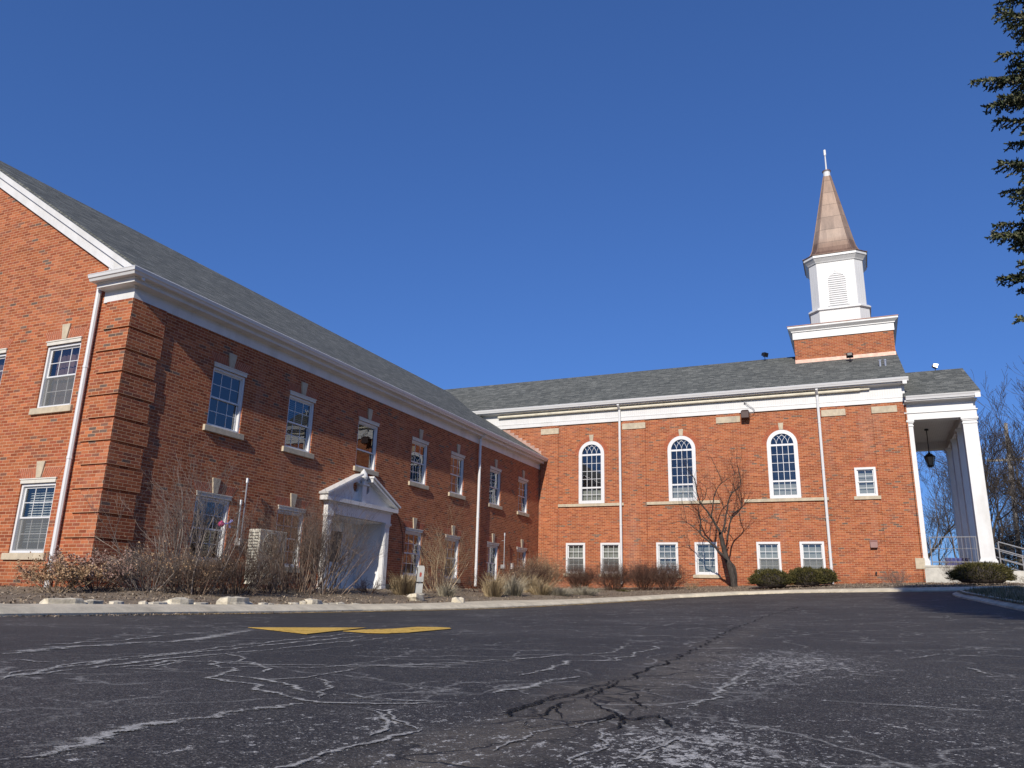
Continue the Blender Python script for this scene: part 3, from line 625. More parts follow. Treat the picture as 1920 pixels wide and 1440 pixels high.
def window(parent, fn, uc, v0, w, h, blind=None, screen=False, lintel=True, sill=True, key=True, cols=3, rows=2, grid=True, meet=.5, mat_sill='stone', fwid=.055, inset=.075, arch=True, blind_to=1.0, tone=0, sashgrid=None):
    u0, u1, v1 = uc-w/2, uc+w/2, v0+h
    g = MB()
    top = .09 if lintel else 0
    d0, d1 = -inset-.03, -.012 if not lintel else -inset+.045
    if not lintel: d0, d1 = -inset, .012
    bx(g, fn, u0, u0+fwid, v0, v1, d0, d1); bx(g, fn, u1-fwid, u1, v0, v1, d0, d1)
    bx(g, fn, u0+fwid, u1-fwid, v1-fwid, v1, d0, d1); bx(g, fn, u0+fwid, u1-fwid, v0, v0+fwid*.9, d0, d1+.008)
    f = g.build('window', M['white_rail'], parent, recalc=True)
    if lintel: g = MB(); bx(g, fn, u0-.0, u1+.0, v1, v1+.075, -.02, .022); bx(g, fn, u0-.02, u1+.02, v1+.075, v1+.10, -.02, .036); g.build('lintel', M['lintel'], f, recalc=True)
    a0, a1, b0, b1 = u0+fwid, u1-fwid, v0+fwid*.9, v1-fwid
    vm = b0+(b1-b0)*meet; rl = .038
    g = MB(); zu, zl = -inset-.005, -inset-.038
    for (c0, c1, z) in ((vm-.01, b1, zu), (b0, vm+.028, zl)):
        bx(g, fn, a0, a0+rl, c0, c1, z-.028, z); bx(g, fn, a1-rl, a1, c0, c1, z-.028, z)
        bx(g, fn, a0+rl, a1-rl, c1-rl, c1, z-.028, z); bx(g, fn, a0+rl, a1-rl, c0, c0+rl, z-.028, z)
        if grid:
            for k in range(1, cols): uu = a0+(a1-a0)*k/cols; bx(g, fn, uu-.0075, uu+.0075, c0+rl, c1-rl, z-.02, z-.006)
            for k in range(1, rows): vv = c0+(c1-c0)*k/rows; bx(g, fn, a0+rl, a1-rl, vv-.0075, vv+.0075, z-.021, z-.007)
    g.build('sash', M['white_rail'], f, recalc=True)
    g = MB()
    g.quad(fn(a0+rl*.5,vm,zu-.014), fn(a1-rl*.5,vm,zu-.014), fn(a1-rl*.5,b1-rl*.5,zu-.014), fn(a0+rl*.5,b1-rl*.5,zu-.014))
    g.quad(fn(a0+rl*.5,b0+.01,zl-.014), fn(a1-rl*.5,b0+.01,zl-.014), fn(a1-rl*.5,vm,zl-.014), fn(a0+rl*.5,vm,zl-.014))
    g.build('pane', M['glass'], f)
    if screen:
        g = MB(); g.quad(fn(a0,b0,-inset-.002), fn(a1,b0,-inset-.002), fn(a1,vm,-inset-.002), fn(a0,vm,-inset-.002)); g.build('insect_screen', M['screen'], f)
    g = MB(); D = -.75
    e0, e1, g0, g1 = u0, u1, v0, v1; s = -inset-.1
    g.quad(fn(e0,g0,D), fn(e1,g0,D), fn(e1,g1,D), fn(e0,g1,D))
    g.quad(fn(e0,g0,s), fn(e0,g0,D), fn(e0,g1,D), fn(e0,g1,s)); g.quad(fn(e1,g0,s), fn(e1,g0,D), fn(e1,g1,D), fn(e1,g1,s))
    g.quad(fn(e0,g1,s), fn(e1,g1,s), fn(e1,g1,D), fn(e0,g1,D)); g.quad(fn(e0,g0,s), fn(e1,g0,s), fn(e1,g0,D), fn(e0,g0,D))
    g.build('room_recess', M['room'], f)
    if blind == 'slat':
        g = MB(); v = b1-.05; lo = b0+(b1-b0)*(1-blind_to)
        while v > lo: 
            g.quad(fn(a0+.02, v, -inset-.16), fn(a1-.02, v, -inset-.16), fn(a1-.02, v-.028, -inset-.125), fn(a0+.02, v-.028, -inset-.125)); v -= .052
        g.build('blind', M['blind'], f)
    elif blind in ('curtain', 'shade'):
        g = MB(); n = 24; lo = b0+(b1-b0)*(1-blind_to)
        for i in range(n):
            p = [a0+(a1-a0)*(i+t)/n for t in (0, 1)]; q = [-inset-.16+.018*math.sin((i+t)*1.9+uc) if blind == 'curtain' else -inset-.15 for t in (0, 1)]
            g.quad(fn(p[0],lo,q[0]), fn(p[1],lo,q[1]), fn(p[1],b1,q[1]), fn(p[0],b1,q[0]))
        g.build('blind', M['curtain' if blind == 'curtain' else 'greyblind'], f)
    if sill:
        g = MB(); bx(g, fn, u0-.10, u1+.10, v0-.135, v0, -.10, .062); g.build('sill', M[mat_sill], f, recalc=True, bevel=.008)
    if key:
        kb = v1+.105
        g = MB(); g.prism([(uc-.07, kb), (uc+.07, kb), (uc+.125, kb+.34), (uc-.125, kb+.34)], -.02, .035, fn); g.build('keystone', M['stone'], f, recalc=True, bevel=.006)
    if key and arch:
        g = MB(); n = 9; kb = v1+.107; mb_ = MB().prism([(uc-w/2-.03,kb),(uc+w/2+.03,kb),(uc+w/2+.13,kb+.21),(uc-w/2-.13,kb+.21)], -.01, .0015, fn)
        for sgn in (-1, 1):
            for i in range(n):
                b0_, b1_ = .078+(w/2-.0)*i/n*.93, .078+(w/2)*(i+.80)/n*.93
                fl = .20; t0, t1 = .115+ (b0_-.078)*(1+fl)+.01, .115+(b1_-.078)*(1+fl)+.01
                g.prism([(uc+sgn*b0_, kb), (uc+sgn*b1_, kb), (uc+sgn*t1, kb+.205), (uc+sgn*t0, kb+.205)], -.01, .004, fn)
        g.prism([(uc-.2,kb+.005),(uc+.2,kb+.005),(uc+.2,kb+.19),(uc-.2,kb+.19)], -.01, .001, fn)
        g.build('brick_arch', M['brick_trim'], f, recalc=True); mb_.build('arch_mortar', M['mortar'], f, recalc=True)
    return f

def profile(g, path, prof, cap=True):
    """extrude profile [(out, z)] along 2-D path with mitred corners; out is to the right of travel"""
    P = [Vector(p) for p in path]; n = len(P); k = len(prof); base = len(g.v)
    for i in range(n):
        d1 = (P[i]-P[i-1]).normalized() if i else (P[1]-P[0]).normalized()
        d2 = (P[i+1]-P[i]).normalized() if i < n-1 else d1
        n1 = Vector((d1.y, -d1.x)); n2 = Vector((d2.y, -d2.x)); m = (n1+n2); m = m/max(.2, m.dot(n1)) if m.length > 1e-6 else n1
        for o, z in prof: g.v.append((P[i].x+m.x*o, P[i].y+m.y*o, z))
    for i in range(n-1):
        for j in range(k-1): a = base+i*k+j; g.f.append((a, a+1, a+k+1, a+k))
    if cap:
        for i, rev in ((0, 1), (n-1, 0)):
            c = [base+i*k+j for j in range(k)]; g.f.append(tuple(reversed(c)) if rev else tuple(c))

# ======================= the brick wing on the left
wing = thing('brick_wing', (X0, Y0, 0), 'two storey red brick wing with white cornice and steep grey roof, filling the left', 'building')
UW = [13.56, 16.25, 19.4, 22.49, 25.24, 28.56, 31.44]; LW = [13.53, 16.25, 22.4, 25.1, 28.5, 31.42]
ww, hh, vs0, vl0 = 1.06, 1.40, 3.655, .665
holesF = [(u-ww/2, u+ww/2, vs0, vs0+hh) for u in UW]+[(u-ww/2, u+ww/2, vl0, vl0+hh) for u in LW]
EC, EH = 19.15, 1.45       # entrance recess centre and half width
holesF.append((EC-EH, EC+EH, -.3, 2.16))
g = MB(); wall(g, FA, Y0, Y1, -1.2, 5.84, holesF)
GU = [-15.28, -17.68, -20.1, -22.9, -26.4, -28.4]
holesG = [(u-.53, u+.53, vs0, vs0+hh) for u in GU[:2]]+[(u-.53, u+.53, vl0, vl0+hh) for u in GU[:2]]
XR, ZR, SL = -20.5, 11.15, .64; XL = 2*XR-X0
g2 = MB(); wall(g, GA, XL, X0, -1.2, 5.84, holesG)
zt = lambda x: 6.20+SL*(X0+.1-x) if x > XR else 6.20+SL*(x-(XL-.1))
g.quad(GA(XL,5.84,0), GA(X0,5.84,0), GA(X0,zt(X0),0), GA(XR,zt(XR+.001),0), GA(XL,zt(XL),0))
g.quad((XL,Y0,-1.2), (XL,Y1+6,-1.2), (XL,Y1+6,6.2), (XL,Y0,6.2)); g.quad((XL,Y1+6,-1.2), (X0-.3,Y1+6,-1.2), (X0-.3,Y1+6,6.2), (XL,Y1+6,6.2))
g.build('wall', M['brick'], wing)
# quoin blocks (seven courses, one recessed)
g = MB(); S = .474; zg0 = 5.226; pr = .042
for i in range(-1, 12):
    zt_, zb = zg0-S*(i)-.062 if i >= 0 else 5.835, zg0-S*(i+1)
    la, lb = (.845, .84) if i % 2 == 0 else (.725, .765)
    if i == -1: la, lb = .725, .84
    # L shaped block: gable arm and facade arm
    g.box(X0-la, X0+pr, Y0-pr, Y0+.01, zb, zt_); g.box(X0-.01, X0+pr, Y0+.01, Y0+lb, zb, zt_)
g.build('quoins', M['brick'], wing)
# cornice around the corner with its return on the gable
g = MB()
prof = [(-.02,5.832),(.030,5.832),(.030,6.075),(.05,6.085),(.245,6.09),(.245,6.155),(.275,6.17),(.275,6.185),(-.02,6.2)]
profile(g, [(-14.24, Y0), (X0, Y0), (X0, Y1)], prof); g.build('cornice', M['white'], wing, recalc=True)
g = MB()
prof = [(.20,6.187),(.385,6.19),(.41,6.235),(.435,6.25),(.45,6.30),(.46,6.315),(.44,6.335),(.2,6.34)]
profile(g, [(-14.30, Y0), (X0, Y0), (X0, Y1+.0)], prof); g.build('gutter', M['white_rail'], wing, recalc=True)
# shingle strip on the return, pentagon block and raking cornice
g = MB(); bx(g, GA, -14.24, X0+.15, 6.2, 6.45, .0, .06)
def rk(x, off): return 6.30+SL*(X0+.40-x)+off
g.prism([(-14.20, 6.33), (X0+.30, 6.33), (X0+.30, rk(X0+.3, -.12)), (-14.20, rk(-14.2,-.12))], -.01, .075, GA)
g.prism([(X0+.1, rk(X0+.1,-.44)), (X0+.1, rk(X0+.1,-.17)), (XR, rk(XR,-.17)), (XR, rk(XR,-.44))], -.01, .10, GA)
g.prism([(XL-.1, rk(X0+.1,-.44)), (XL-.1, rk(X0+.1,-.17)), (XR, rk(XR,-.17)), (XR, rk(XR,-.44))], -.01, .10, GA)
g.prism([(X0+.37, rk(X0+.37,-.19)), (X0+.37, rk(X0+.37,-.01)), (XR, rk(XR,-.01)), (XR, rk(XR,-.19))], .10, .17, GA)
g.prism([(XL-.37, rk(X0+.37,-.19)), (XL-.37, rk(X0+.37,-.01)), (XR, rk(XR,-.01)), (XR, rk(XR,-.19))], .10, .17, GA)
g.build('rake_board', M['white'], wing, recalc=True)
# roof
g = MB(); ya, yb = Y0-.21, 43.0
for sgn in (1, -1):
    ex = X0+.37 if sgn > 0 else XL-.37; ez = 6.335
    for dz in (0,): pass
    g.hexa([(ex,ya,ez-.03),(XR,ya,ez-.03+SL*abs(ex-XR)),(XR,yb,ez-.03+SL*abs(ex-XR)),(ex,yb,ez-.03),(ex,ya,ez+.02),(XR,ya,ez+.02+SL*abs(ex-XR)),(XR,yb,ez+.02+SL*abs(ex-XR)),(ex,yb,ez+.02)])
g.build('roof', M['shingle'], wing, recalc=True)
kindsU = [dict(blind='shade', blind_to=.0), dict(blind='slat'), dict(blind=None), dict(blind=None), dict(blind='curtain'), dict(blind='slat', blind_to=.55), dict(blind='curtain')]
for u, kd in zip(UW, kindsU):
    if u == 19.4: window(wing, FA, u, vs0, ww, hh, grid=False, meet=.38, **kd)
    else: window(wing, FA, u, vs0, ww, hh, **kd)
for u, kd in zip(LW, [dict(blind=None), dict(), dict(blind='curtain'), dict(blind='curtain', blind_to=.75), dict(blind='shade', blind_to=.5), dict(blind='curtain')]):
    window(wing, FA, u, vl0, ww, hh, screen=False, **kd)
for u in GU[:2]:
    window(wing, GA, u, vs0, 1.06, hh, blind='curtain', screen=True); window(wing, GA, u, vl0, 1.06, hh, blind='slat', screen=True, blind_to=.86)
# downspouts
def downspout(parent, x, y, z0, z1, ax, mat='white_rail', r=.052, kick=None, out=0):
    g = MB()
    pts = [(x, y, z0), (x, y, z1)] if kick is None else [(x+kick[0]*.35, y+kick[1]*.35, z0), (x, y, z0+.12), (x, y, z1)]
    if out: pts += [(x+ax[0]*out*.5, y+ax[1]*out*.5, z1+.10), (x+ax[0]*out, y+ax[1]*out, z1+.2)]
    for a, b in zip(pts, pts[1:]): pass
    g.tube(pts, r, 8)
    zz = z0+.6
    while zz < z1: g.box(x-.075, x+.075, y-.075, y+.075, zz, zz+.03) if False else g.tube([(x, y, zz), (x, y, zz+.05)], r*1.16, 8); zz += 1.9
    return g.build('downspout', M[mat], parent, recalc=True)
downspout(wing, -14.36, Y0-.09, .0, 6.2, (0, -1))
downspout(wing, X0+.11, 26.85, .45, 6.0, (1, 0), out=.2)
# entrance with broken pediment
g = MB(); D = -.95
a, b = EC-EH, EC+EH; ft = 0.16
bx(g, FA, a+.003, a+.02, ft-.5, 2.13, D, .01); bx(g, FA, b-.02, b-.003, ft-.5, 2.13, D, .01); bx(g, FA, a+.003, b-.003, 2.13, 2.157, D, .01)
bx(g, FA, a+.0, EC-.75, ft-.4, 2.157, D-.1, D-.001); bx(g, FA, EC+.75, b, ft-.4, 2.157, D-.1, D-.001); bx(g, FA, EC-.75, EC+.75, 2.05, 2.157, D-.1, D-.001)
ent = g.build('entrance', M['white_lifted'], wing, recalc=True)
g = MB(); bx(g, FA, b-.045, b-.021, .171, 2.125, D+.002, D+.12); bx(g, FA, b-.035, b-.021, .171, .32, D+.121, -.05); bx(g, FA, b-.035, b-.021, 2.04, 2.125, D+.121, -.05)
bx(g, FA, EC+.76, EC+.88, .17, 2.05, D, D+.035); bx(g, FA, EC-.88, EC-.76, .17, 2.05, D, D+.035); bx(g, FA, EC-.88, EC+.88, 2.052, 2.125, D, D+.045); g.build('door_casing', M['white_lifted'], ent, recalc=True)
g = MB(); bx(g, FA, a, b, -.5, .17, D-.2, .35); bx(g, FA, a-.3, b+.3, -.5, .10, .35, .9); g.build('step', M['step'], ent, recalc=True)
g = MB()
for s in (-1, 1):
    c = EC+s*.37; bx(g, FA, c-.37, c+.37, .17, 2.05, D-.06, D-.02)
    bx(g, FA, c-.37, c-.28, .17, 2.05, D-.02, D); bx(g, FA, c+.28, c+.37, .17, 2.05, D-.02, D); bx(g, FA, c-.28, c+.28, .17, .95, D-.03, D-.005); bx(g, FA, c-.28, c+.28, 1.85, 2.05, D-.02, D)
dr = g.build('door', M['white_lifted'], ent, recalc=True)
g = MB()
for s in (-1, 1): c = EC+s*.37; g.quad(FA(c-.28,.95,D-.012), FA(c+.28,.95,D-.012), FA(c+.28,1.85,D-.012), FA(c-.28,1.85,D-.012))
g.build('door_glass', M['black'], ent)
for s in (-1, 1):
    g = MB(); c = EC+s*(EH+.0)
    bx(g, FA, c-.15, c+.15, .0, .28, -.02, .15); bx(g, FA, c-.125, c+.125, .28, 2.06, -.02, .12)
    for q in (-.07, 0, .07): bx(g, FA, c+q-.018, c+q+.018, .36, 1.98, .12, .132)
    bx(g, FA, c-.14, c+.14, 2.06, 2.10, -.02, .14); bx(g, FA, c-.16, c+.16, 2.10, 2.16, -.02, .17)
    g.build('pilaster', M['white'], ent, recalc=True)
HW = 1.80
g = MB(); bx(g, FA, EC-EH-.14, EC+EH+.14, 2.163, 2.45, -.02, .14); bx(g, FA, EC-EH-.17, EC+EH+.17, 2.45, 2.50, -.02, .18)
g.prism([(EC-HW, 2.50), (EC+HW, 2.50), (EC+HW, 2.60), (EC+HW-.05, 2.61), (EC-HW+.05, 2.61), (EC-HW, 2.60)], -.02, .27, FA)
g.build('entablature', M['white'], ent, recalc=True)
# tympanum with two round holes at the break
g = MB(); ps = .44
def tymp(s):
    hc = (EC+s*.27, 3.06); r = .145
    lo, hi = 2.61, lambda u: 2.66+ps*(HW-abs(u-EC))-.04
    pts = [(EC+s*(HW-.15), lo), (EC+s*.06, lo), (EC+s*.06, hc[1]-.04)]
    arc = [(hc[0]+r*math.cos(t), hc[1]+r*math.sin(t)*1.05) for t in [R(q) for q in range(200, 345, 12)]]
    # simple: panel below the hole, panel outside the hole
    k = 18; ring = [(hc[0]+r*math.cos(2*math.pi*i/k), hc[1]+r*1.1*math.sin(2*math.pi*i/k)) for i in range(k)]
    x0, x1 = EC+s*.06, EC+s*.50
    tp = lambda u: hi(u)
    for i in range(k):
        p, q = ring[i], ring[(i+1) % k]
        def outp(c):
            dx, dy = c[0]-hc[0], c[1]-hc[1]; best = 9
            xa, xb = min(x0, x1), max(x0, x1)
            for lim in ((xa-hc[0])/dx if dx < 0 else (xb-hc[0])/dx if dx > 0 else 9, (lo-hc[1])/dy if dy < 0 else 9): best = min(best, lim) if lim > 0 else best
            if dy > 0: best = min(best, (hi(hc[0])-hc[1])/(dy+ps*(abs(c[0]-EC)-abs(hc[0]-EC)) or 1e-6)) if (dy+ps*(abs(c[0]-EC)-abs(hc[0]-EC))) > 0 else best
            best = max(1.0, best)
            return (hc[0]+dx*best, hc[1]+dy*best)
        P, Q = outp(p), outp(q)
        g.quad(FA(p[0],p[1],.08), FA(P[0],P[1],.08), FA(Q[0],Q[1],.08), FA(q[0],q[1],.08)); g.quad(FA(p[0],p[1],.08), FA(q[0],q[1],.08), FA(q[0],q[1],0.002), FA(p[0],p[1],0.002))
    g.quad(FA(x1,lo,.08), FA(EC+s*(HW-.1),lo,.08), FA(EC+s*(HW-.1),hi(EC+HW-.1),.08), FA(x1,hi(x1),.08))
tymp(-1); tymp(1)
g.build('tympanum', M['white'], ent, recalc=True)
for s in (-1, 1):
    g = MB(); hi = lambda d: 2.60+ps*(HW-d)
    g.prism([(EC+s*HW, 2.60), (EC+s*.30, hi(.30)), (EC+s*.30, hi(.30)+.10), (EC+s*HW, 2.66)], -.02, .27, FA)
    g.prism([(EC+s*(HW+.05), 2.655), (EC+s*.27, hi(.27)+.10), (EC+s*.27, hi(.27)+.16), (EC+s*(HW+.07), 2.70)], -.02, .32, FA)
    g.build('pediment_rake', M['white'], ent, recalc=True)
g = MB(); bx(g, FA, EC-.10, EC+.10, 2.61, 3.12, .0, .20); bx(g, FA, EC-.15, EC+.15, 3.12, 3.17, .0, .25)
g.lathe((X0+.12, EC, 3.17), [(.08,0),(.05,.03),(.055,.07),(.11,.13),(.135,.20),(.12,.28),(.07,.36),(.02,.43),(.004,.45)], 14)
g.build('urn_finial', M['white'], ent, recalc=True)

# ======================= the church
XC = 1.99; XA = -24.0; YB = 43.87; YR = (Y1-.45+YB+.45)/2
church = thing('church', (XC, Y1, .9), 'red brick church with arched windows, grey shingle roof, white columned portico and copper spire', 'church')
CL = [(-12.066,-11.17), (-10.466,-9.56), (-8.0,-7.08), (-6.384,-5.475), (-3.911,-2.991), (-2.264,-1.359)]
zl0, zl1 = 1.18, 2.49
AR = [-10.862, -6.795, -2.662]; aw = .60; az0, azs = 4.215, 6.43
holes = [(a, b, zl0, zl1) for a, b in CL]+[(c-aw, c+aw, az0, azs+aw) for c in AR]+[(-.03, .734, 4.215, 5.34)]
g = MB(); wall(g, CH, XA, XC, -1.0, 7.87, holes, .12)
for c in AR:      # spandrels round each arch
    k = 16; top = azs+aw
    for i in range(k):
        t0, t1 = math.pi*i/k, math.pi*(i+1)/k
        p = (c+aw*math.cos(t0), azs+aw*math.sin(t0)); q = (c+aw*math.cos(t1), azs+aw*math.sin(t1))
        g.quad(CH(p[0],p[1],0), CH(p[0],top,0), CH(q[0],top,0), CH(q[0],q[1],0)); g.quad(CH(p[0],p[1],0), CH(q[0],q[1],0), CH(q[0],q[1],-.12), CH(p[0],p[1],-.12))
g.quad((XC,Y1,-1),(XC,YB,-1),(XC,YB,7.87),(XC,Y1,7.87)); g.quad((XA,Y1,-1),(XA,YB,-1),(XA,YB,7.87),(XA,Y1,7.87)); g.quad((XA,YB,-1),(XC,YB,-1),(XC,YB,7.87),(XA,YB,7.87))
SC = .52; EZ = 8.74
g.quad((XC,Y1,7.87),(XC,YB,7.87),(XC,YB,8.6),(XC,YR,8.6+SC*(YR-Y1)),(XC,Y1,8.6))
g.build('wall', M['brick'], church)
PIL = [(-13.30,-12.44), (-9.38,-8.36), (-5.25,-4.28), (-1.05,-.17), (.81,XC)]
for a, b in PIL:
    g = MB(); e = .05
    bx(g, CH, a, b, -1.0, 7.87, -.02, e)
    if b == XC: g.box(XC-.02, XC+.05, Y1-e, Y1+.8, -1.0, 7.87)
    g.build('pilaster', M['brick'], church, recalc=True)
    g = MB(); bx(g, CH, a-.015, (b if b < XC else 1.70)+.015, 7.46, 7.73, -.01, .085); g.build('capital_block', M['stone'], church, recalc=True, bevel=.008)
g = MB(); g.box(1.76, XC+.085, Y1-.085, Y1+.3, 1.47, 1.86); g.build('corner_stone', M['stone'], church, recalc=True)
for a, b in ((-12.44,-9.38), (-8.36,-5.25), (-4.28,-1.05)):
    g = MB(); bx(g, CH, a+.002, b-.002, 4.08, 4.205, -.10, .075); g.build('sill_band', M['stone'], church, recalc=True, bevel=.008)
def cw(a, b, v0, v1, **k): return window(church, CH, (a+b)/2, v0, b-a, v1-v0, lintel=False, key=False, fwid=.085, inset=.05, mat_sill='stone', **k)
for i, (a, b) in enumerate(CL): cw(a, b, zl0, zl1, screen=(i not in (2,3)), blind='shade' if i in (0,1,4,5) else 'slat', blind_to=.6 if i < 2 else 1.0)
cw(-.03, .734, 4.215, 5.34, cols=2, rows=2, sill=True, blind='shade')
for c in AR:
    g = MB(); k = 20; ow, iw = aw, aw-.155
    bx(g, CH, c-ow, c-iw, az0, azs, -.05, .03); bx(g, CH, c+iw, c+ow, az0, azs, -.05, .03); bx(g, CH, c-iw, c+iw, az0, az0+.13, -.05, .03)
    for i in range(k):
        t0, t1 = math.pi*i/k, math.pi*(i+1)/k
        g.prism([(c+iw*math.cos(t0), azs+iw*math.sin(t0)), (c+ow*math.cos(t0), azs+ow*math.sin(t0)), (c+ow*math.cos(t1), azs+ow*math.sin(t1)), (c+iw*math.cos(t1), azs+iw*math.sin(t1))], -.05, .03, CH)
    f = g.build('arched_window', M['white_rail'], church, recalc=True)
    g = MB(); w0 = -.055; w1 = -.03
    hb = azs-.02; mr = 4.92
    bx(g, CH, c-iw, c+iw, hb-.04, hb+.04, w0, w1+.01); bx(g, CH, c-iw, c+iw, mr-.035, mr+.035, w0, w1+.01)
    for q in (-.5, 0, .5):
        bx(g, CH, c+q*iw-.010, c+q*iw+.010, az0+.13, hb-.04, w0, w1)
    for i in range(1, 4): v = mr+.035+(hb-.04-mr-.035)*i/4; bx(g, CH, c-iw, c+iw, v-.009, v+.009, w0, w1-.003)
    v = (az0+.13+mr-.035)/2; bx(g, CH, c-iw, c+iw, v-.009, v+.009, w0, w1-.003)
    # crossing gothic bars in the head
    pc = iw/2
    for q in (-1, -.5, 0, .5, 1):
        for sgn in (-1, 1):
            pts = []
            for t in range(0, 11):
                ang = R(80*t/10); rr = iw*1.0; u = c+q*iw+sgn*(rr*(1-math.cos(ang))); v = hb+.03+rr*math.sin(ang)
                if (u-c)**2+(v-azs)**2 < (iw+.01)**2 and abs(u-c) <= iw: pts.append((u, Y1+.043, v))
                else: break
            if len(pts) > 1: g.tube(pts, .010, 4)
    g.build('glazing_bars', M['white_rail'], f, recalc=True)
    g = MB(); pts = [(c-iw, az0+.1), (c+iw, az0+.1)]+[(c+(iw+.01)*math.cos(math.pi*i/16), azs+(iw+.01)*math.sin(math.pi*i/16)) for i in range(17)]
    n = len(g.v); g.v += [CH(u, v, -.045) for u, v in pts]; g.f.append(tuple(range(len(pts)))); g.build('pane', M['glass'], f)
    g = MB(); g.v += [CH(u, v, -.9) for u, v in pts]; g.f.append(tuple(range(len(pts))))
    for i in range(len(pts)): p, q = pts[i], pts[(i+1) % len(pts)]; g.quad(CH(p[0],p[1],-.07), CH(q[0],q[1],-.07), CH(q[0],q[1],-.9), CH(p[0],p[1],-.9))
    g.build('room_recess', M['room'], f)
    if c == AR[2] or True:
        g = MB(); sh = mr-.02
        g.quad(CH(c-iw,az0+.1,-.16), CH(c+iw,az0+.1,-.16), CH(c+iw,sh,-.16), CH(c-iw,sh,-.16)); g.build('blind', M['greyblind'], f)
    g = MB(); kb = azs+aw
    g.prism([(c-.075, kb+.01), (c+.075, kb+.01), (c+.105, kb+.30), (c-.105, kb+.30)], -.01, .03, CH); g.build('keystone', M['stone'], f, recalc=True)
    g = MB(); n = 26; g.prism([(c-.2, azs+aw+.02),(c+.2, azs+aw+.02),(c+.2,azs+aw+.16),(c-.2,azs+aw+.16)], -.01, .0015, CH)
    for i in range(n):
        t0 = math.pi*(i+.08)/n; t1 = math.pi*(i+.92)/n
        if abs((t0+t1)/2-math.pi/2) < .17: continue
        r0, r1 = aw+.012, aw+.20
        g.prism([(c+r0*math.cos(t0), azs+r0*math.sin(t0)), (c+r1*math.cos(t0), azs+r1*math.sin(t0)), (c+r1*math.cos(t1), azs+r1*math.sin(t1)), (c+r0*math.cos(t1), azs+r0*math.sin(t1))], -.01, .003, CH)
    g.build('brick_arch', M['brick_trim'], f, recalc=True)
# soldier course above small window
g = MB()
for i in range(14):
    u = -.18+i*.078; g.prism([(u,5.37),(u+.066,5.37),(u+.066+(i-6.5)*.006,5.58),(u+(i-6.5)*.006,5.58)], -.01, .004, CH)
g.build('brick_arch', M['brick_trim'], church, recalc=True)
# entablature of the church
g = MB(); prof = [(-.02,7.86),(.075,7.86),(.075,8.02),(.09,8.03),(.09,8.055),(-.02,8.06)]; profile(g, [(XA,Y1),(XC,Y1),(XC,YB)], prof); g.build('architrave', M['white'], church, recalc=True)
g = MB(); prof = [(-.02,8.06),(.055,8.06),(.055,8.50),(-.02,8.50)]; profile(g, [(XA,Y1),(XC,Y1),(XC,YB)], prof); g.build('frieze', M['beadboard'], church, recalc=True)
g = MB(); prof = [(-.02,8.50),(.09,8.50),(.10,8.53),(.34,8.56),(.34,8.60),(-.02,8.62)]; profile(g, [(XA,Y1),(XC+.08,Y1)], prof); g.build('cornice', M['white'], church, recalc=True)
g = MB(); prof = [(.30,8.60),(.42,8.605),(.44,8.66),(.455,8.68),(.475,8.735),(.48,8.75),(.46,8.765),(.3,8.77)]; profile(g, [(XA,Y1),(XC+.22,Y1)], prof); g.build('gutter', M['white_rail'], church, recalc=True)
# roof
g = MB(); xr1 = XC+.17
for y0_, sgn in ((Y1-.43, 1), (YB+.43, -1)):
    zr = EZ+SC*abs(YR-y0_)
    g.hexa([(XA,y0_,EZ-.02),(xr1,y0_,EZ-.02),(xr1,YR,zr-.02),(XA,YR,zr-.02),(XA,y0_,EZ+.03),(xr1,y0_,EZ+.03),(xr1,YR,zr+.03),(XA,YR,zr+.03)])
g.build('roof', M['shingle'], church, recalc=True)
g = MB()   # raking trim at the church's front gable
for y0_ in (Y1-.43, YB+.43):
    zr = EZ+SC*abs(YR-y0_)
    g.hexa([(XC,y0_,EZ-.25),(xr1-.02,y0_,EZ-.25),(xr1-.02,YR,zr-.25),(XC,YR,zr-.25),(XC,y0_,EZ-.025),(xr1-.02,y0_,EZ-.025),(xr1-.02,YR,zr-.025),(XC,YR,zr-.025)])
g.build('rake_board', M['white'], church, recalc=True)
# stepped copper flashing where the wing roof meets the church wall
g = MB()
def wr_(x): return 6.355+SL*(X0+.37-x)
x = X0+.37
while x > -16.5:
    g.box(x-.21, x, Y1-.012, Y1+.005, wr_(x)-.05, wr_(x-.21)+.10); x -= .21
g.build('step_flashing', M['copper_trim'], church)
g = MB(); g.tube([(-15.5,Y1-.17,8.42),(-12,Y1-.17,8.43),(-6,Y1-.17,8.44),(-.5,Y1-.17,8.445),(.45,Y1-.17,8.45)], .062, 8); g.tube([(.45,Y1-.17,8.45),(.8,Y1-.17,8.45)], .035, 6)
g.build('eave_pipe', M['cream'], church, smooth=False)
for x in (-9.50, -1.16):
    downspout(church, x, Y1-.13, .72 if x < -5 else .88, 8.35, (0, -1), r=.055, out=.26)
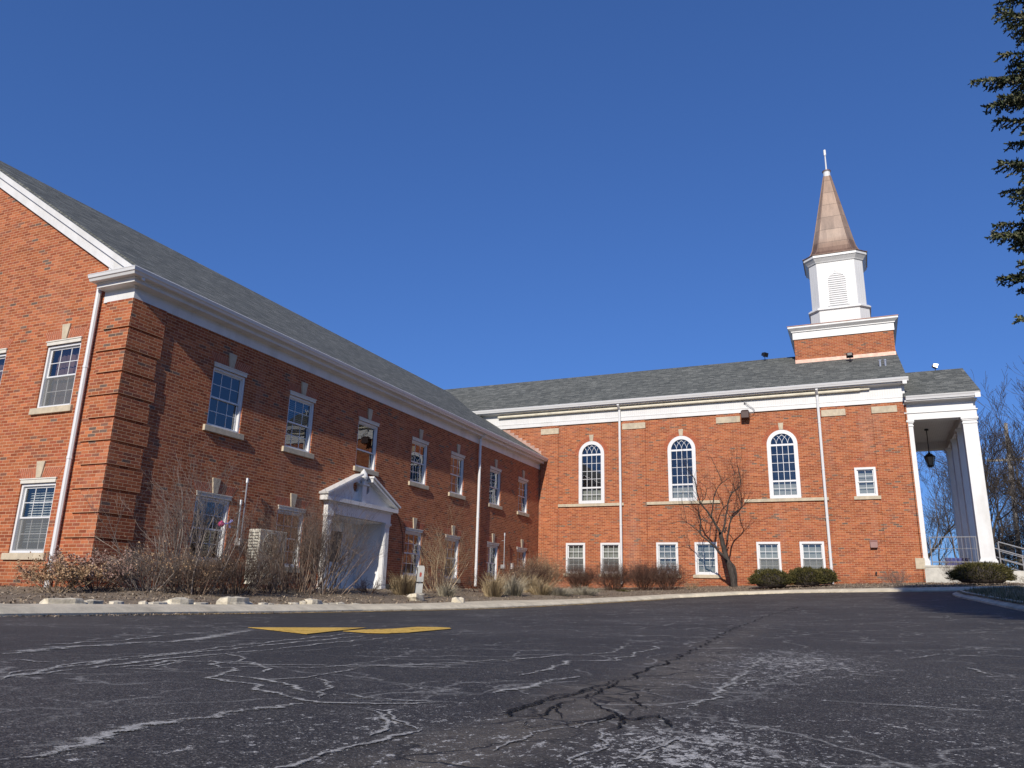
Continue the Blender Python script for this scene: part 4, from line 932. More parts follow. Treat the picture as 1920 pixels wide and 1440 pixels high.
# steeple: square brick base
TY0, TY1, TX0, TX1 = 37.0, 41.2, -2.1, 2.1; TC = 39.1
def rf(y): return EZ+.03+SC*(y-(Y1-.43))
g = MB(); g.box(TX0, TX1, TY0, TY1, 9.5, 12.05); stp = g.build('steeple', M['brick'], church, recalc=True)
g = MB(); g.box(TX0-.012, TX1+.012, TY0-.012, TY0+.3, rf(TY0)-.1, rf(TY0)+.16); g.box(TX0-.012, TX0+.01, TY0, TY1, rf(TY0), rf(TY0)+.2)
g.build('base_flashing', M['copper_trim'], stp, recalc=True)
g = MB()
def sq(g, e, z0, z1): g.box(TX0-e, TX1+e, TY0-e, TY1+e, z0, z1)
sq(g, .05, 12.05, 12.40); sq(g, .10, 12.40, 12.44)
g.hexa([(TX0-.10,TY0-.10,12.44),(TX1+.10,TY0-.10,12.44),(TX1+.10,TY1+.10,12.44),(TX0-.10,TY1+.10,12.44),(TX0-.24,TY0-.24,12.56),(TX1+.24,TY0-.24,12.56),(TX1+.24,TY1+.24,12.56),(TX0-.24,TY1+.24,12.56)]); sq(g, .24, 12.56, 12.64)
g.build('base_cornice', M['white'], stp, recalc=True)
g = MB(); g.box(TX0-.26, TX1+.26, TY0-.26, TY1+.26, 12.642, 12.675); g.build('copper_cap', M['copper_dark'], stp)
def octa(hw, c): return [(-hw+c,-hw),(hw-c,-hw),(hw,-hw+c),(hw,hw-c),(hw-c,hw),(-hw+c,hw),(-hw,hw-c),(-hw,-hw+c)]
TX = -.03
def oct_loft(g, secs):
    base = len(g.v)
    for hw, c, z in secs:
        for x, y in octa(hw, c): g.v.append((TX+x, TC+y, z))
    for i in range(len(secs)-1):
        for k in range(8): a = base+i*8; k2 = (k+1) % 8; g.f.append((a+k, a+k2, a+8+k2, a+8+k))
    g.f.append(tuple(base+k for k in reversed(range(8)))); g.f.append(tuple(base+(len(secs)-1)*8+k for k in range(8)))
g = MB(); oct_loft(g, [(1.30,.42,12.6),(1.30,.42,13.62)]); oct_loft(g, [(1.205,.36,13.6),(1.205,.36,16.3)]); g.build('cupola', M['beadboard'], stp, recalc=True)
g = MB(); oct_loft(g, [(1.32,.42,13.62),(1.38,.43,13.66),(1.38,.43,13.72),(1.30,.41,13.80),(1.21,.37,13.84)]); g.build('cupola_ledge', M['white'], stp, recalc=True); g = MB(); oct_loft(g, [(1.24,.37,16.12),(1.27,.38,16.18),(1.38,.43,16.32),(1.42,.46,16.34),(1.42,.46,16.47)]); g.build('cupola_cornice', M['white'], stp, recalc=True)
g = MB(); secs = [(1.46,.48,16.47),(1.46,.48,16.50),(1.22,.37,16.60),(1.08,.315,16.78),(.99,.28,17.02),(.93,.26,17.3)]
for z in (18.0, 18.8, 19.6, 20.4, 21.3): hw = .93+(.165-.93)*(z-17.3)/(21.35-17.3); secs.append((hw, hw*.285, z))
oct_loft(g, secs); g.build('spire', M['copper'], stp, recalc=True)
g = MB(); hw = lambda z: .83+(.165-.83)*(z-17.3)/4.05
for k in range(8):
    pts = []
    for h, c, z in secs[1:]: x, y = octa(h, c)[k]; pts.append((TX+x*1.004, TC+y*1.004, z))
    g.tube(pts, .022, 4)
g.build('copper_ridge', M['copper_ridge'], stp)
g = MB(); g.lathe((TX, TC, 21.28), [(.17,0),(.17,.30),(.20,.31),(.20,.34)], 12); g.lathe((TX, TC, 21.6), [(.045,0),(.032,.9),(.02,.92)], 8); g.lathe((TX, TC, 22.5), [(.02,0),(.062,.10),(.062,.38),(.02,.40)], 10)
g.build('spire_finial', M['white_rail'], stp, recalc=True)
g = MB(); g.lathe((TX, TC, 21.60), [(.205,0),(.215,.02),(.215,.05),(.05,.06)], 12); g.build('finial_cap', M['copper_dark'], stp, recalc=True)
for yy, sgn in ((TC-1.205, 1), (TC+1.205, -1)):
    LV = lambda u, v, w: (TX+u, yy-sgn*w, v)
    g = MB(); hw_ = .40; k = 14; zs = 15.10; z0 = 13.86
    def rr(r, t): return (r*math.cos(t), zs+r*math.sin(t))
    for i in range(k): t0, t1 = math.pi*i/k, math.pi*(i+1)/k; g.prism([rr(hw_,t0), rr(hw_+.075,t0), rr(hw_+.075,t1), rr(hw_,t1)], 0, .035, LV)
    bx(g, LV, -hw_-.075, -hw_, z0, zs, 0, .035); bx(g, LV, hw_, hw_+.075, z0, zs, 0, .035)
    g.prism([(-.05, zs+hw_+.07), (.05, zs+hw_+.07), (.065, zs+hw_+.20), (-.065, zs+hw_+.20)], 0, .05, LV)
    z = z0+.01
    while z < zs+hw_-.03:
        hw2 = hw_ if z < zs else math.sqrt(max(.001, hw_**2-(z-zs)**2))
        g.hexa([LV(-hw2,z,.035),LV(hw2,z,.035),LV(hw2,z+.02,.035),LV(-hw2,z+.02,.035),LV(-hw2,z+.075,.004),LV(hw2,z+.075,.004),LV(hw2,z+.095,.004),LV(-hw2,z+.095,.004)]); z += .108
    lv = g.build('louvre', M['white'], stp, recalc=True)
    g = MB(); n = len(g.v); pp = [(-hw_, z0), (hw_, z0)]+[rr(hw_, math.pi*i/12) for i in range(13)]
    g.v += [LV(u, v, .002) for u, v in pp]; g.f.append(tuple(range(len(pp)))); g.build('louvre_back', M['galv'], stp)

# portico
PY0, PY1, PX = Y1, 40.42, 4.37; PC = (PY0+PY1)/2; EZp = 7.975
g = MB(); L_ = [(XC-.05, PY0-.0), (PX, PY0), (PX, PY1), (XC-.05, PY1)]
prof = [(0,7.11),(.03,7.11),(.03,7.36),(.07,7.37),(.07,7.41),(0,7.41)]; profile(g, L_, prof, False)
prof = [(0,7.41),(.015,7.41),(.015,7.72),(0,7.72)]; profile(g, L_, prof, False)
prof = [(0,7.72),(.05,7.72),(.07,7.76),(.10,7.78),(.10,7.80),(0,7.80)]; profile(g, L_, prof, False)
th = .45    # beams' inner faces and soffit
g.quad((XC,PY0,7.11),(PX,PY0,7.11),(PX-th,PY0+th,7.11),(XC,PY0+th,7.11)); g.quad((PX,PY0,7.11),(PX,PY1,7.11),(PX-th,PY1-th,7.11),(PX-th,PY0+th,7.11)); g.quad((XC,PY1,7.11),(PX,PY1,7.11),(PX-th,PY1-th,7.11),(XC,PY1-th,7.11))
ent2 = g.build('portico_entablature', M['white'], church)
g = MB()
for p, q in (((XC,PY0+th),(PX-th,PY0+th)), ((PX-th,PY0+th),(PX-th,PY1-th)), ((XC,PY1-th),(PX-th,PY1-th)), ((XC+.005,PY0+th),(XC+.005,PY1-th))):
    g.quad((*p,7.11),(*q,7.11),(*q,7.45),(*p,7.45))
g.quad((XC,PY0+th,7.45),(PX-th,PY0+th,7.45),(PX-th,PY1-th,7.45),(XC,PY1-th,7.45))
g.build('portico_ceiling', M['beadboard'], church)
g = MB(); prof = [(.12,7.78),(.34,7.79),(.34,7.83),(.12,7.83)]; profile(g, [(XC+.0,PY0),(PX+.0,PY0)], prof); g2 = MB(); profile(g2, [(PX,PY1),(XC,PY1)], prof)
prof = [(.10,7.83),(.39,7.83),(.41,7.90),(.44,7.95),(.45,7.985),(.1,7.99)]; profile(g, [(XC+.05,PY0),(PX+.16,PY0)], prof); profile(g2, [(PX+.16,PY1),(XC+.05,PY1)], prof); g2.build('portico_gutter', M['white_rail'], church, recalc=True)
g.build('portico_gutter', M['white_rail'], church, recalc=True)
g = MB()
for y0_ in (PY0-.43, PY1+.43):
    zr = EZp+.5*abs(PC-y0_); g.hexa([(XC-.02,y0_,EZp-.02),(PX+.2,y0_,EZp-.02),(PX+.2,PC,zr-.02),(XC-.02,PC,zr-.02),(XC-.02,y0_,EZp+.03),(PX+.2,y0_,EZp+.03),(PX+.2,PC,zr+.03),(XC-.02,PC,zr+.03)])
g.build('portico_roof', M['shingle'], church, recalc=True)
g = MB(); zr = EZp+.5*(PC-PY0+.43)
g.quad((PX+.0,PY0-.3,7.8),(PX+.0,PY1+.3,7.8),(PX+.0,PC,zr-.05)); g.hexa([(PX,PY0-.43,EZp-.22),(PX+.18,PY0-.43,EZp-.22),(PX+.18,PC,zr-.24),(PX,PC,zr-.24),(PX,PY0-.43,EZp-.03),(PX+.18,PY0-.43,EZp-.03),(PX+.18,PC,zr-.03),(PX,PC,zr-.03)])
g.hexa([(PX,PY1+.43,EZp-.22),(PX+.18,PY1+.43,EZp-.22),(PX+.18,PC,zr-.24),(PX,PC,zr-.24),(PX,PY1+.43,EZp-.03),(PX+.18,PY1+.43,EZp-.03),(PX+.18,PC,zr-.03),(PX,PC,zr-.03)])
g.build('pediment', M['white'], church, recalc=True)
cs = .47
def column(x0, y0_, cs=cs, half=False):
    g = MB(); x1, y1_ = x0+(cs if not half else .16), y0_+cs
    def b(e, z0, z1, tx=0): g.box(x0-e, x1+e, y0_-e, y1_+e, z0, z1)
    b(.055, 1.60, 1.78); b(.03, 1.78, 1.84); b(.0, 1.84, 6.86); b(.025, 6.86, 6.90); b(0, 6.90, 6.98); b(.03, 6.98, 7.03); b(.055, 7.03, 7.108)
    return g.build('column', M['white'], church, recalc=True)
for k in range(4): column(PX-cs, PY0+k*(PY1-PY0-cs)/3)
column(XC+.055, PY0+.0, half=True, cs=cs); column(XC+.055, PY1-cs, half=True)
g = MB(); g.box(XC+.05, PX+.10, PY0-.06, PY1+.1, .3, 1.60); g.box(XC+.05, PX+.14, PY0-.09, PY1+.13, 1.54, 1.598)
g.build('portico_floor', M['step'], church, recalc=True)
g = MB(); sx0 = PX+.10
for k in range(5): g.box(sx0+k*.36, sx0+(k+1)*.36+.01, PY0+.3, PY1-.3, .3, 1.46-.14*k)
for yy in (PY0-.06, PY1-.24):
    g.box(sx0, sx0+.72, yy, yy+.35, .3, 1.42); g.box(sx0+.72, sx0+1.8, yy, yy+.35, .3, 1.18)
g.build('steps', M['step'], church, recalc=True)

# ======================= fittings on the buildings
def railing(name, loc, label, segs, mat='railmetal', cat='railing', group=None):
    o = thing(name, loc, label, cat, group)
    for nm, g in segs: g.build(nm, M[mat], o)
    return o
g1, g2, g3 = MB(), MB(), MB(); y = PY0-.02
g1.tube([(2.30,y,2.62),(3.84,y,2.62)], .018, 6); g1.tube([(2.30,y,1.72),(3.84,y,1.72)], .02, 6); g1.tube([(2.30,y,2.20),(3.84,y,2.20)], .008, 5)
g2.tube([(2.32,y,1.6),(2.32,y,2.62)], .018, 6); g4 = MB().tube([(3.82,y,1.6),(3.82,y,2.62)], .018, 6)
x = 2.45
while x < 3.8: g3.tube([(x,y,1.72),(x,y,2.62)], .006, 4); x += .13
railing('handrail', (3.1, y, 1.6), 'grey metal railing along the portico edge between brick wall and front column', [('rail', g1), ('post', g2), ('post', g4), ('baluster', g3)])
for yy, lab in ((PY0+.12, 'sloping grey metal handrail on the near side of the church steps'), (PY0+2.6, 'sloping grey metal handrail further back on the church steps')):
    g1 = MB(); posts = []; a = (PX+.15, 1.6); b = (PX+2.3, .80)
    for h in (.95, .62, .34): g1.tube([(a[0],yy,a[1]+h-.1),(b[0],yy,b[1]+h)], .022 if h > .9 else .015, 6)
    for t in (0, .5, 1): x = a[0]+(b[0]-a[0])*t; z = a[1]+(b[1]-a[1])*t; posts.append(MB().tube([(x,yy,z-.25),(x,yy,z+.93-.1*(1-t))], .022, 6))
    railing('handrail', (PX+1, yy, 1.2), lab, [('rail', g1)]+[('post', q) for q in posts])
# lantern
g = MB(); lx, ly = 2.93, 36.9
o = thing('hanging_lantern', (lx, ly, 5.6), 'black lantern hanging on a long rod inside the white portico', 'lantern')
g.tube([(lx,ly,6.47),(lx,ly,7.44)], .018, 6); g.lathe((lx,ly,7.38), [(.08,0),(.08,.06)], 8); g.build('hanging_rod', M['black'], o)
g = MB(); g.lathe((lx,ly,5.84), [(.05,-.05),(.13,0),(.14,.03)], 6); g.lathe((lx,ly,6.22), [(.21,0),(.225,.03),(.13,.12),(.05,.18),(.025,.27)], 6)
for k in range(6): a = math.pi*k/3; g.tube([(lx+.13*math.cos(a),ly+.13*math.sin(a),5.86),(lx+.20*math.cos(a),ly+.20*math.sin(a),6.23)], .014, 4)
g.build('lantern_cage', M['black'], o, recalc=True)
g = MB(); g.lathe((lx,ly,5.87), [(.11,0),(.19,.35)], 6); g.build('lantern_glass', M['lampglass'], o)
# blue bins
for i, (x, y, lab) in enumerate(((3.20, 36.2, 'dark blue lidded storage bin on the portico floor, nearer the brick wall'), (3.62, 36.3, 'dark blue lidded storage bin on the portico floor, nearer the columns'))):
    o = thing('storage_bin', (x, y, 1.6), lab, 'bin', 'blue bins on the portico')
    g = MB(); g.hexa([(x-.17,y-.2,1.6),(x+.17,y-.2,1.6),(x+.17,y+.2,1.6),(x-.17,y+.2,1.6),(x-.2,y-.23,1.98),(x+.2,y-.23,1.98),(x+.2,y+.23,1.98),(x-.2,y+.23,1.98)]); g.build('bin_body', M['blue'], o, recalc=True)
    g = MB(); g.box(x-.215,x+.215,y-.245,y+.245,1.98,2.02); g.build('lid', M['blue'], o, bevel=.008)
# floodlights on the roofs
def flood(x, y, z, d, lab, mat='black', s=1.0):
    o = thing('floodlight', (x, y, z), lab, 'floodlight', 'floodlights on the church roofs')
    g = MB(); g.tube([(x,y,z-.05),(x,y,z+.22*s)], .018*s, 6); g.tube([(x-.10*s,y,z+.2*s),(x+.10*s,y,z+.2*s)], .014*s, 6); g.lathe((x,y,z-.02), [(.07*s,0),(.05*s,.03)], 8); g.build('bracket', M['black'], o)
    g = MB(); d = Vector(d).normalized(); sd = d.orthogonal().normalized() if abs(d.z) > .99 else Vector((-d.y, d.x, 0)).normalized(); u = sd.cross(d)
    c = Vector((x, y, z+.30*s))
    P = []
    for (w_, h_, dd) in ((.15, .11, .10), (.10, .07, -.12)):
        for sx_, sy_ in ((-1,-1),(1,-1),(1,1),(-1,1)): P.append(c+sd*w_*sx_*s+u*h_*sy_*s+d*dd*s)
    g.hexa(P); g.build('lamp_housing', M[mat], o, recalc=True, bevel=.01)
flood(-3.58, 38.35, 11.60, (.5, -.3, -.2), 'dark floodlight on the ridge of the church roof left of the steeple')
flood(3.55, PC, 9.93, (.8, .2, -.3), 'grey-backed floodlight on the ridge of the portico roof', 'galv', .85)
flood(.22, 36.35, rf(36.35)+.02, (.0, 1, -.1), 'black floodlight on the shingles just below the brick steeple base')
o = tag(MB().lathe((1.35, 35.0, rf(35.0)-.05), [(.04,0),(.04,.26),(.055,.27),(.055,.33)], 8).lathe((1.55, 35.0, rf(35.0)-.05), [(.04,0),(.04,.26),(.055,.27),(.055,.33)], 8).build('roof_vent', M['galv']), 'pair of small grey vent pipes near the front edge of the church roof', 'vent pipe')
# wall light with its cable
o = thing('wall_light', (-4.0, Y1, 7.7), 'dark brown box light fixed under the church cornice with a looping cable', 'wall light')
g = MB(); bx(g, CH, -4.19, -3.86, 7.56, 7.86, .10, .38); g.hexa([CH(-4.19,7.86,.10),CH(-3.86,7.86,.10),CH(-3.86,7.86,.38),CH(-4.19,7.86,.38),CH(-4.15,7.93,.10),CH(-3.9,7.93,.10),CH(-3.9,7.93,.28),CH(-4.15,7.93,.28)]); g.build('lamp_housing', M['brownmetal'], o, recalc=True, bevel=.02)
g = MB(); pts = [(-4.02,Y1-.14,8.3),(-3.98,Y1-.16,8.2),(-3.85,Y1-.14,8.08),(-3.72,Y1-.13,7.98),(-3.68,Y1-.13,7.86),(-3.74,Y1-.15,7.78),(-3.86,Y1-.2,7.80)]; g.tube(pts, .009, 5); g.tube([(p[0]+.04, p[1], p[2]+.02) for p in pts], .007, 5); g.tube([(-4.04,Y1-.06,8.33),(-4.04,Y1-.13,8.24)], .035, 8); g.build('cable', M['railmetal'], o)
g = MB(); bx(g, CH, .27, .55, 2.26, 2.53, .0, .03); g.hexa([CH(.29,2.24,.03),CH(.53,2.24,.03),CH(.53,2.24,.16),CH(.29,2.24,.16),CH(.29,2.50,.03),CH(.53,2.50,.03),CH(.53,2.46,.08),CH(.29,2.46,.08)])
tag(g.build('wall_vent', M['ventmetal'], recalc=True), 'square brown metal vent hood on the brick wall below the small square window', 'vent')
tag(MB().tube([(.40,Y1-.03,1.32),(.40,Y1-.12,1.32)], .035, 8).tube([(.40,Y1-.10,1.34),(.40,Y1-.10,1.25)], .025, 6).build('wall_tap', M['black']), 'small black tap low on the church wall below the brown vent hood', 'tap')
# conduits on the wing facade
def conduit(y, z0, z1, lab, r=.018, cap=.035, box=True):
    o = thing('conduit_pipe', (X0+.10, y, z0), lab, 'pipe', 'grey conduits on the wing wall')
    MB().tube([(X0+.12,y,z0),(X0+.12,y,z1)], r, 7).build('pipe', M['galv'], o)
    MB().tube([(X0+.12,y,z1-.05),(X0+.12,y,z1+.06)], cap, 8).tube([(X0,y,z1-.25),(X0+.12,y,z1-.25)], .012, 5).build('weather_cap', M['galv'], o)
    if box: bx(MB(), FA, y-.07, y+.07, z0-.14, z0+.02, .0, .16).build('junction_box', M['galv'], o, recalc=True, bevel=.01)
conduit(14.40, 1.2, 2.58, 'tall grey conduit pipe on the brick beside the first ground floor window'); conduit(14.27, 1.2, 2.05, 'shorter grey conduit pipe next to the tall one left of the air conditioner', .02, .03, False)
conduit(29.35, 1.33, 2.55, 'thin grey conduit pipe between the last two ground floor windows of the wing')
bx(MB(), FA, 30.25, 30.38, 1.22, 1.45, .0, .10).build('meter_box', M['white']).__setitem__('label', 'small white electrical box on the wing wall near the inner corner')
bpy.data.objects['meter_box']['category'] = 'box'
g = MB(); pts = [(X0+.02, 21.0, 2.75), (X0+.02, 21.45, 2.35), (X0+.02, 21.7, 1.9), (X0+.02, 21.78, 1.2), (X0+.02, 21.7, .6)]; tag(g.tube(pts, .010, 5).build('wall_cable', M['black']), 'thin black cable curving down the brick right of the entrance', 'cable')
# split-system air conditioner
ax, ay, az = -12.66, 14.35, .16
o = thing('air_conditioner', (ax, ay+.45, az), 'beige two fan air conditioner unit standing by the wing wall behind bare shrubs', 'air conditioner')
g = MB(); g.box(ax-.34, ax, ay, ay+.95, az+.04, az+1.28); g.build('casing', M['ac'], o, bevel=.018)
g = MB()
for i in range(2):
    for j in range(17): g.box(ax-.31+i*.145, ax-.19+i*.145, ay-.006, ay+.002, az+.12+j*.066, az+.155+j*.066)
g.build('side_grille', M['acdark'], o)
for zc in (.36, .94):
    g = MB()
    for r_ in (.26, .21, .16, .11, .06): g.tube([(ax+.012, ay+.38+r_*math.cos(t*math.pi/12), az+zc+r_*math.sin(t*math.pi/12)) for t in range(25)], .006, 4, False)
    for k in range(8): t = math.pi*k/4; g.tube([(ax+.012, ay+.38, az+zc), (ax+.012, ay+.38+.26*math.cos(t), az+zc+.26*math.sin(t))], .005, 4)
    fo = g.build('fan_guard', M['ac'], o); g = MB(); g.v += [(ax+.003, ay+.38+.26*math.cos(t*math.pi/14), az+zc+.26*math.sin(t*math.pi/14)) for t in range(28)]; g.f.append(tuple(range(28))); g.build('fan_opening', M['acdark'], fo)
g = MB(); g.box(ax-.3, ax-.05, ay+.1, ay+.2, az-.1, az+.04); g.box(ax-.3, ax-.05, ay+.75, ay+.85, az-.1, az+.04); g.build('foot', M['acdark'], o)
# leaning white sign on a post in the bed
sx_, sy_ = -10.15, 17.35; sz = bedz(sx_, sy_)
o = thing('garden_sign', (sx_, sy_, sz), 'small white sign panels with a red mark on a post leaning in the planting bed', 'sign')
dirx = Vector((.80, .60, 0)); 
def SG(u, v, w): p = Vector((sx_, sy_, sz))+dirx*u+Vector((-.60*-1, -.80, 0))*w+Vector((0,0,v))+dirx*(v*.06); return tuple(p)
g = MB(); bx(g, SG, -.025, .025, -.1, .75, -.03, -.004); g.build('post', M['galv'], o, recalc=True)
g = MB(); g.prism([(-.085,.40),(.085,.40),(.085,.74),(.06,.79),(-.06,.79),(-.085,.74)], 0, .012, SG); bx(g, SG, -.085, .085, .13, .36, 0, .012); pn = g.build('sign_panel', M['sign'], o, recalc=True)
g = MB(); bx(g, SG, -.10, -.085, .12, .75, -.004, .016); bx(g, SG, -.085, .085, .362, .385, -.004, .016); g.build('sign_edge', M['black'], o, recalc=True)
g = MB(); g.prism([(-.022,.52),(.022,.52),(.03,.60),(0,.64),(-.03,.60)], .0125, .014, SG); g.build('red_mark', M['signred'], pn, recalc=True)
# ground spotlight by the entrance
tag(MB().box(-12.78,-12.66,19.95,20.12,.22,.36).tube([(-12.72,20.03,.1),(-12.72,20.03,.24)], .015, 6).build('ground_spotlight', M['black'], recalc=True, bevel=.01), 'small black spotlight on the ground at the foot of the entrance pilaster', 'spotlight')
# pinwheel
px_, py_, pz_ = -11.55, 11.95, 1.30
o = thing('garden_pinwheel', (px_, py_, .0), 'pink and lilac pinwheel ornament in the tall bare shrub before the window', 'ornament')
MB().tube([(px_,py_,.0),(px_,py_,pz_)], .008, 5).build('stick', M['galv'], o)
MB().lathe((px_,py_,pz_-.06), [(.01,0),(.055,.03),(.065,.07),(.04,.11),(.01,.13)], 10).build('pink_cone', M['pink'], o, smooth=True)
g = MB(); g.tube([(px_,py_,pz_),(px_+.06,py_+.14,pz_+.03),(px_+.08,py_+.2,pz_+.09)], [.02,.012,.03], 6); g.tube([(px_+.06,py_+.14,pz_+.03),(px_+.06,py_+.18,pz_-.05)], [.012,.022], 6); g.build('blade', M['lilac'], o)

# ------------------------------------------------------------------ plants
def wob(rnd, s): return Vector((rnd.uniform(-s, s), rnd.uniform(-s, s), rnd.uniform(-s, s)))
def twig_tree(g, rnd, p, d, L, r, depth, spread, sides=4, curl=.12, up=.05, kids=(2, 3), tips=None, segs=3, rmin=.0):
    pts = [Vector(p)]; rad = [r]; d = Vector(d).normalized()
    for i in range(segs):
        d = (d+wob(rnd, curl)+Vector((0, 0, up))).normalized(); pts.append(pts[-1]+d*(L/segs)); rad.append(max(rmin, r*(1-.38*(i+1)/segs)))
    g.tube(pts, rad, sides if r > .012 else 3, False)
    if tips is not None and depth <= 1: tips.append((pts[-1], d)); tips.append((pts[1], d))
    if depth <= 0: return
    n = rnd.randint(*kids)
    for k in range(n):
        t = 1.0 if k == 0 else rnd.uniform(.35, .95); i = min(segs-1, int(t*segs)); q = pts[i].lerp(pts[i+1], t*segs-i)
        dd = (d+wob(rnd, spread*(.45 if k == 0 else 1.0))).normalized()
        twig_tree(g, rnd, q, dd, L*rnd.uniform(.62, .85), rad[-1]*(.9 if k == 0 else .62), depth-1, spread, sides, curl, up, kids, tips, segs, rmin)
def shrub(x, y, rad, h, n, mat, label, seed, depth=2, lean=.6, name='bare_shrub', r0=.012, leaf=None, leafn=0, leafs=.03, group='leafless shrubs in the planting beds', cat='shrub', up=.05, curl=.16, base=.12, kids=(2,3)):
    rnd = random.Random(seed); z = bedz(x, y)-.03; g = MB(); tips = []
    tall = h > 1.3; n = int(n*(.75 if tall else .30))+4; r0 *= .9 if tall else .72
    def grow(p, d, L, r, dep):
        pts = [p]; rad_ = [r]; dd = d.normalized(); k = 4 if dep >= 2 else 3
        for i in range(k):
            dd = (dd+wob(rnd, .17)+Vector((0,0,.06))).normalized(); pts.append(pts[-1]+dd*(L/k)); rad_.append(max(.0014, r*(1-.5*(i+1)/k)))
        g.tube(pts, rad_, 4 if r > .008 else 3, False)
        if dep <= 1: tips.append((pts[-1], dd)); tips.append((pts[len(pts)//2], dd))
        if dep <= 0: return
        for _ in range(rnd.randint(3, 4) if dep > 1 else rnd.randint(2, 4)):
            t = rnd.uniform(.30, 1.0)*k; i = min(k-1, int(t)); q = pts[i].lerp(pts[i+1], t-i); o = (dd+wob(rnd, .75)).normalized(); o.z = abs(o.z)*.8+.1 if not tall else o.z+.15
            grow(q, o, L*rnd.uniform(.42, .72), max(.0016, rad_[i]*.62), dep-1)
    for i in range(n):
        a = rnd.uniform(0, 2*math.pi); q = rnd.random()**.55
        tgt = Vector((rad*q*math.cos(a), rad*q*math.sin(a), h*(1-.42*q*q)*rnd.uniform(.7, 1.0)))
        b = Vector((x, y, z))+Vector((math.cos(a), math.sin(a), 0))*rad*base*(1+q)*rnd.random()*2
        grow(b, tgt, tgt.length*(.66 if tall else .60), r0*rnd.uniform(.7, 1.25), 3)
    if leaf:
        o = thing(name, (x, y, z), label, cat, group); g.build('stems', M[mat], o)
        lf = MB()
        for i in range(int(leafn*1.5)):
            p, d = rnd.choice(tips); p = p+wob(rnd, .03); a = wob(rnd, 1).normalized()*leafs*rnd.uniform(.5, 1.1); b = a.orthogonal().normalized()*leafs*rnd.uniform(.3, .6)
            lf.quad(p-a, p-b, p+a, p+b)
        lf.build('dry_leaves', M[leaf], o); return o
    o = g.build(name, M[mat], origin=(x, y, z)); return tag(o, label, cat, group)
shrub(-12.3, 9.2, .62, .62, 70, 'twig_tan', 'low tan shrub with dried leaves at the foot of the gable downspout', 11, leaf='dryleaf', leafn=1500, leafs=.026, name='dried_shrub', kids=(2,2))
shrub(-12.35, 10.0, .75, .72, 90, 'twig_brown', 'pinkish brown dried shrub at the brick corner of the wing', 12, leaf='dryleaf_pink', leafn=1900, leafs=.028, name='dried_shrub', kids=(2,2))
shrub(-11.7, 10.55, .85, 1.0, 160, 'twig_grey', 'grey brown twiggy shrub just right of the brick corner', 13, leaf='dryleaf', leafn=500, leafs=.02, kids=(2,3))
shrub(-11.75, 11.35, .85, 2.75, 38, 'twig_grey', 'tall open grey shrub with upright stems before the first ground floor window', 14, depth=3, lean=.5, r0=.0125, up=.10, name='tall_bare_shrub', base=.25)
shrub(-11.3, 11.2, .8, .95, 160, 'twig_brown', 'low brown shrub under the first ground floor window', 15, leaf='dryleaf', leafn=350, leafs=.018)
shrub(-11.35, 12.35, 1.0, 1.2, 210, 'twig_brown', 'wide dense brown shrub between the window and the air conditioner', 16)
shrub(-11.6, 13.6, .6, .7, 80, 'twig_brown', 'small brown shrub close before the air conditioner', 17)
shrub(-11.75, 14.75, .95, 2.55, 92, 'twig_brown', 'tall dense twiggy shrub between air conditioner and entrance', 18, depth=3, lean=.5, r0=.0115, name='tall_bare_shrub', up=.06, base=.3)
shrub(-11.6, 15.3, .75, 2.1, 44, 'twig_grey', 'tall grey shrub leaning across the left side of the entrance', 19, depth=3, lean=.55, r0=.0115, name='tall_bare_shrub', up=.03, base=.25)
shrub(-11.3, 16.9, .5, .42, 36, 'twig_red', 'small reddish shrub before the entrance step', 20)
shrub(-11.9, 21.6, .8, 2.5, 24, 'twig_tan', 'tall tan open shrub right of the entrance', 21, depth=3, lean=.5, r0=.014, name='tall_bare_shrub', up=.06)
shrub(-11.2, 20.3, .65, .85, 60, 'twig_brown', 'brown shrub behind the leaning white sign', 22)
shrub(-11.2, 23.0, .7, .85, 60, 'twig_red', 'reddish brown shrub left of the white downspout', 23)
shrub(-11.3, 26.2, .8, 1.2, 110, 'twig_brown', 'brown shrub right of the white downspout of the wing', 24, leaf='dryleaf', leafn=300, leafs=.025)
shrub(-11.6, 29.2, .9, 1.4, 110, 'twig_tan', 'tan shrub below the last wing windows', 25, leaf='dryleaf', leafn=400, leafs=.03)
shrub(-11.4, 27.6, .85, 1.2, 300, 'twig_red', 'dark reddish rounded shrub in the inner corner of the two buildings', 26, r0=.009)
for i, (x, y, r_, h, lab) in enumerate(((-10.3, 30.0, .78, .95, 'reddish brown shrub under the leftmost low church window'), (-9.0, 30.1, .85, 1.0, 'reddish brown shrub at the foot of the left church downspout'), (-7.75, 30.2, .75, 1.02, 'dense red brown shrub left of the third low church window'), (-6.85, 30.3, .75, 1.0, 'rounded brown shrub under the third low church window'))):
    shrub(x, y, r_*1.05, h*1.22, 380, 'twig_red', lab, 30+i, r0=.009, kids=(2,3), group='shrubs along the church wall')
shrub(-5.9, 30.0, .35, .35, 40, 'twig_tan', 'tiny tan shrub left of the bare tree', 40, depth=1)
shrub(.95, 28.6, .55, .62, 60, 'twig_grey', 'small grey twiggy shrub at the right corner of the church wall', 41, r0=.007)
shrub(2.75, 29.2, .60, 1.05, 60, 'twig_grey', 'pale grey climbing shrub against the portico base', 42, r0=.008)
shrub(4.4, 26.0, .5, .35, 80, 'straw_grey', 'low dry tuft right of the evergreen bush by the steps', 43, depth=1, r0=.006)

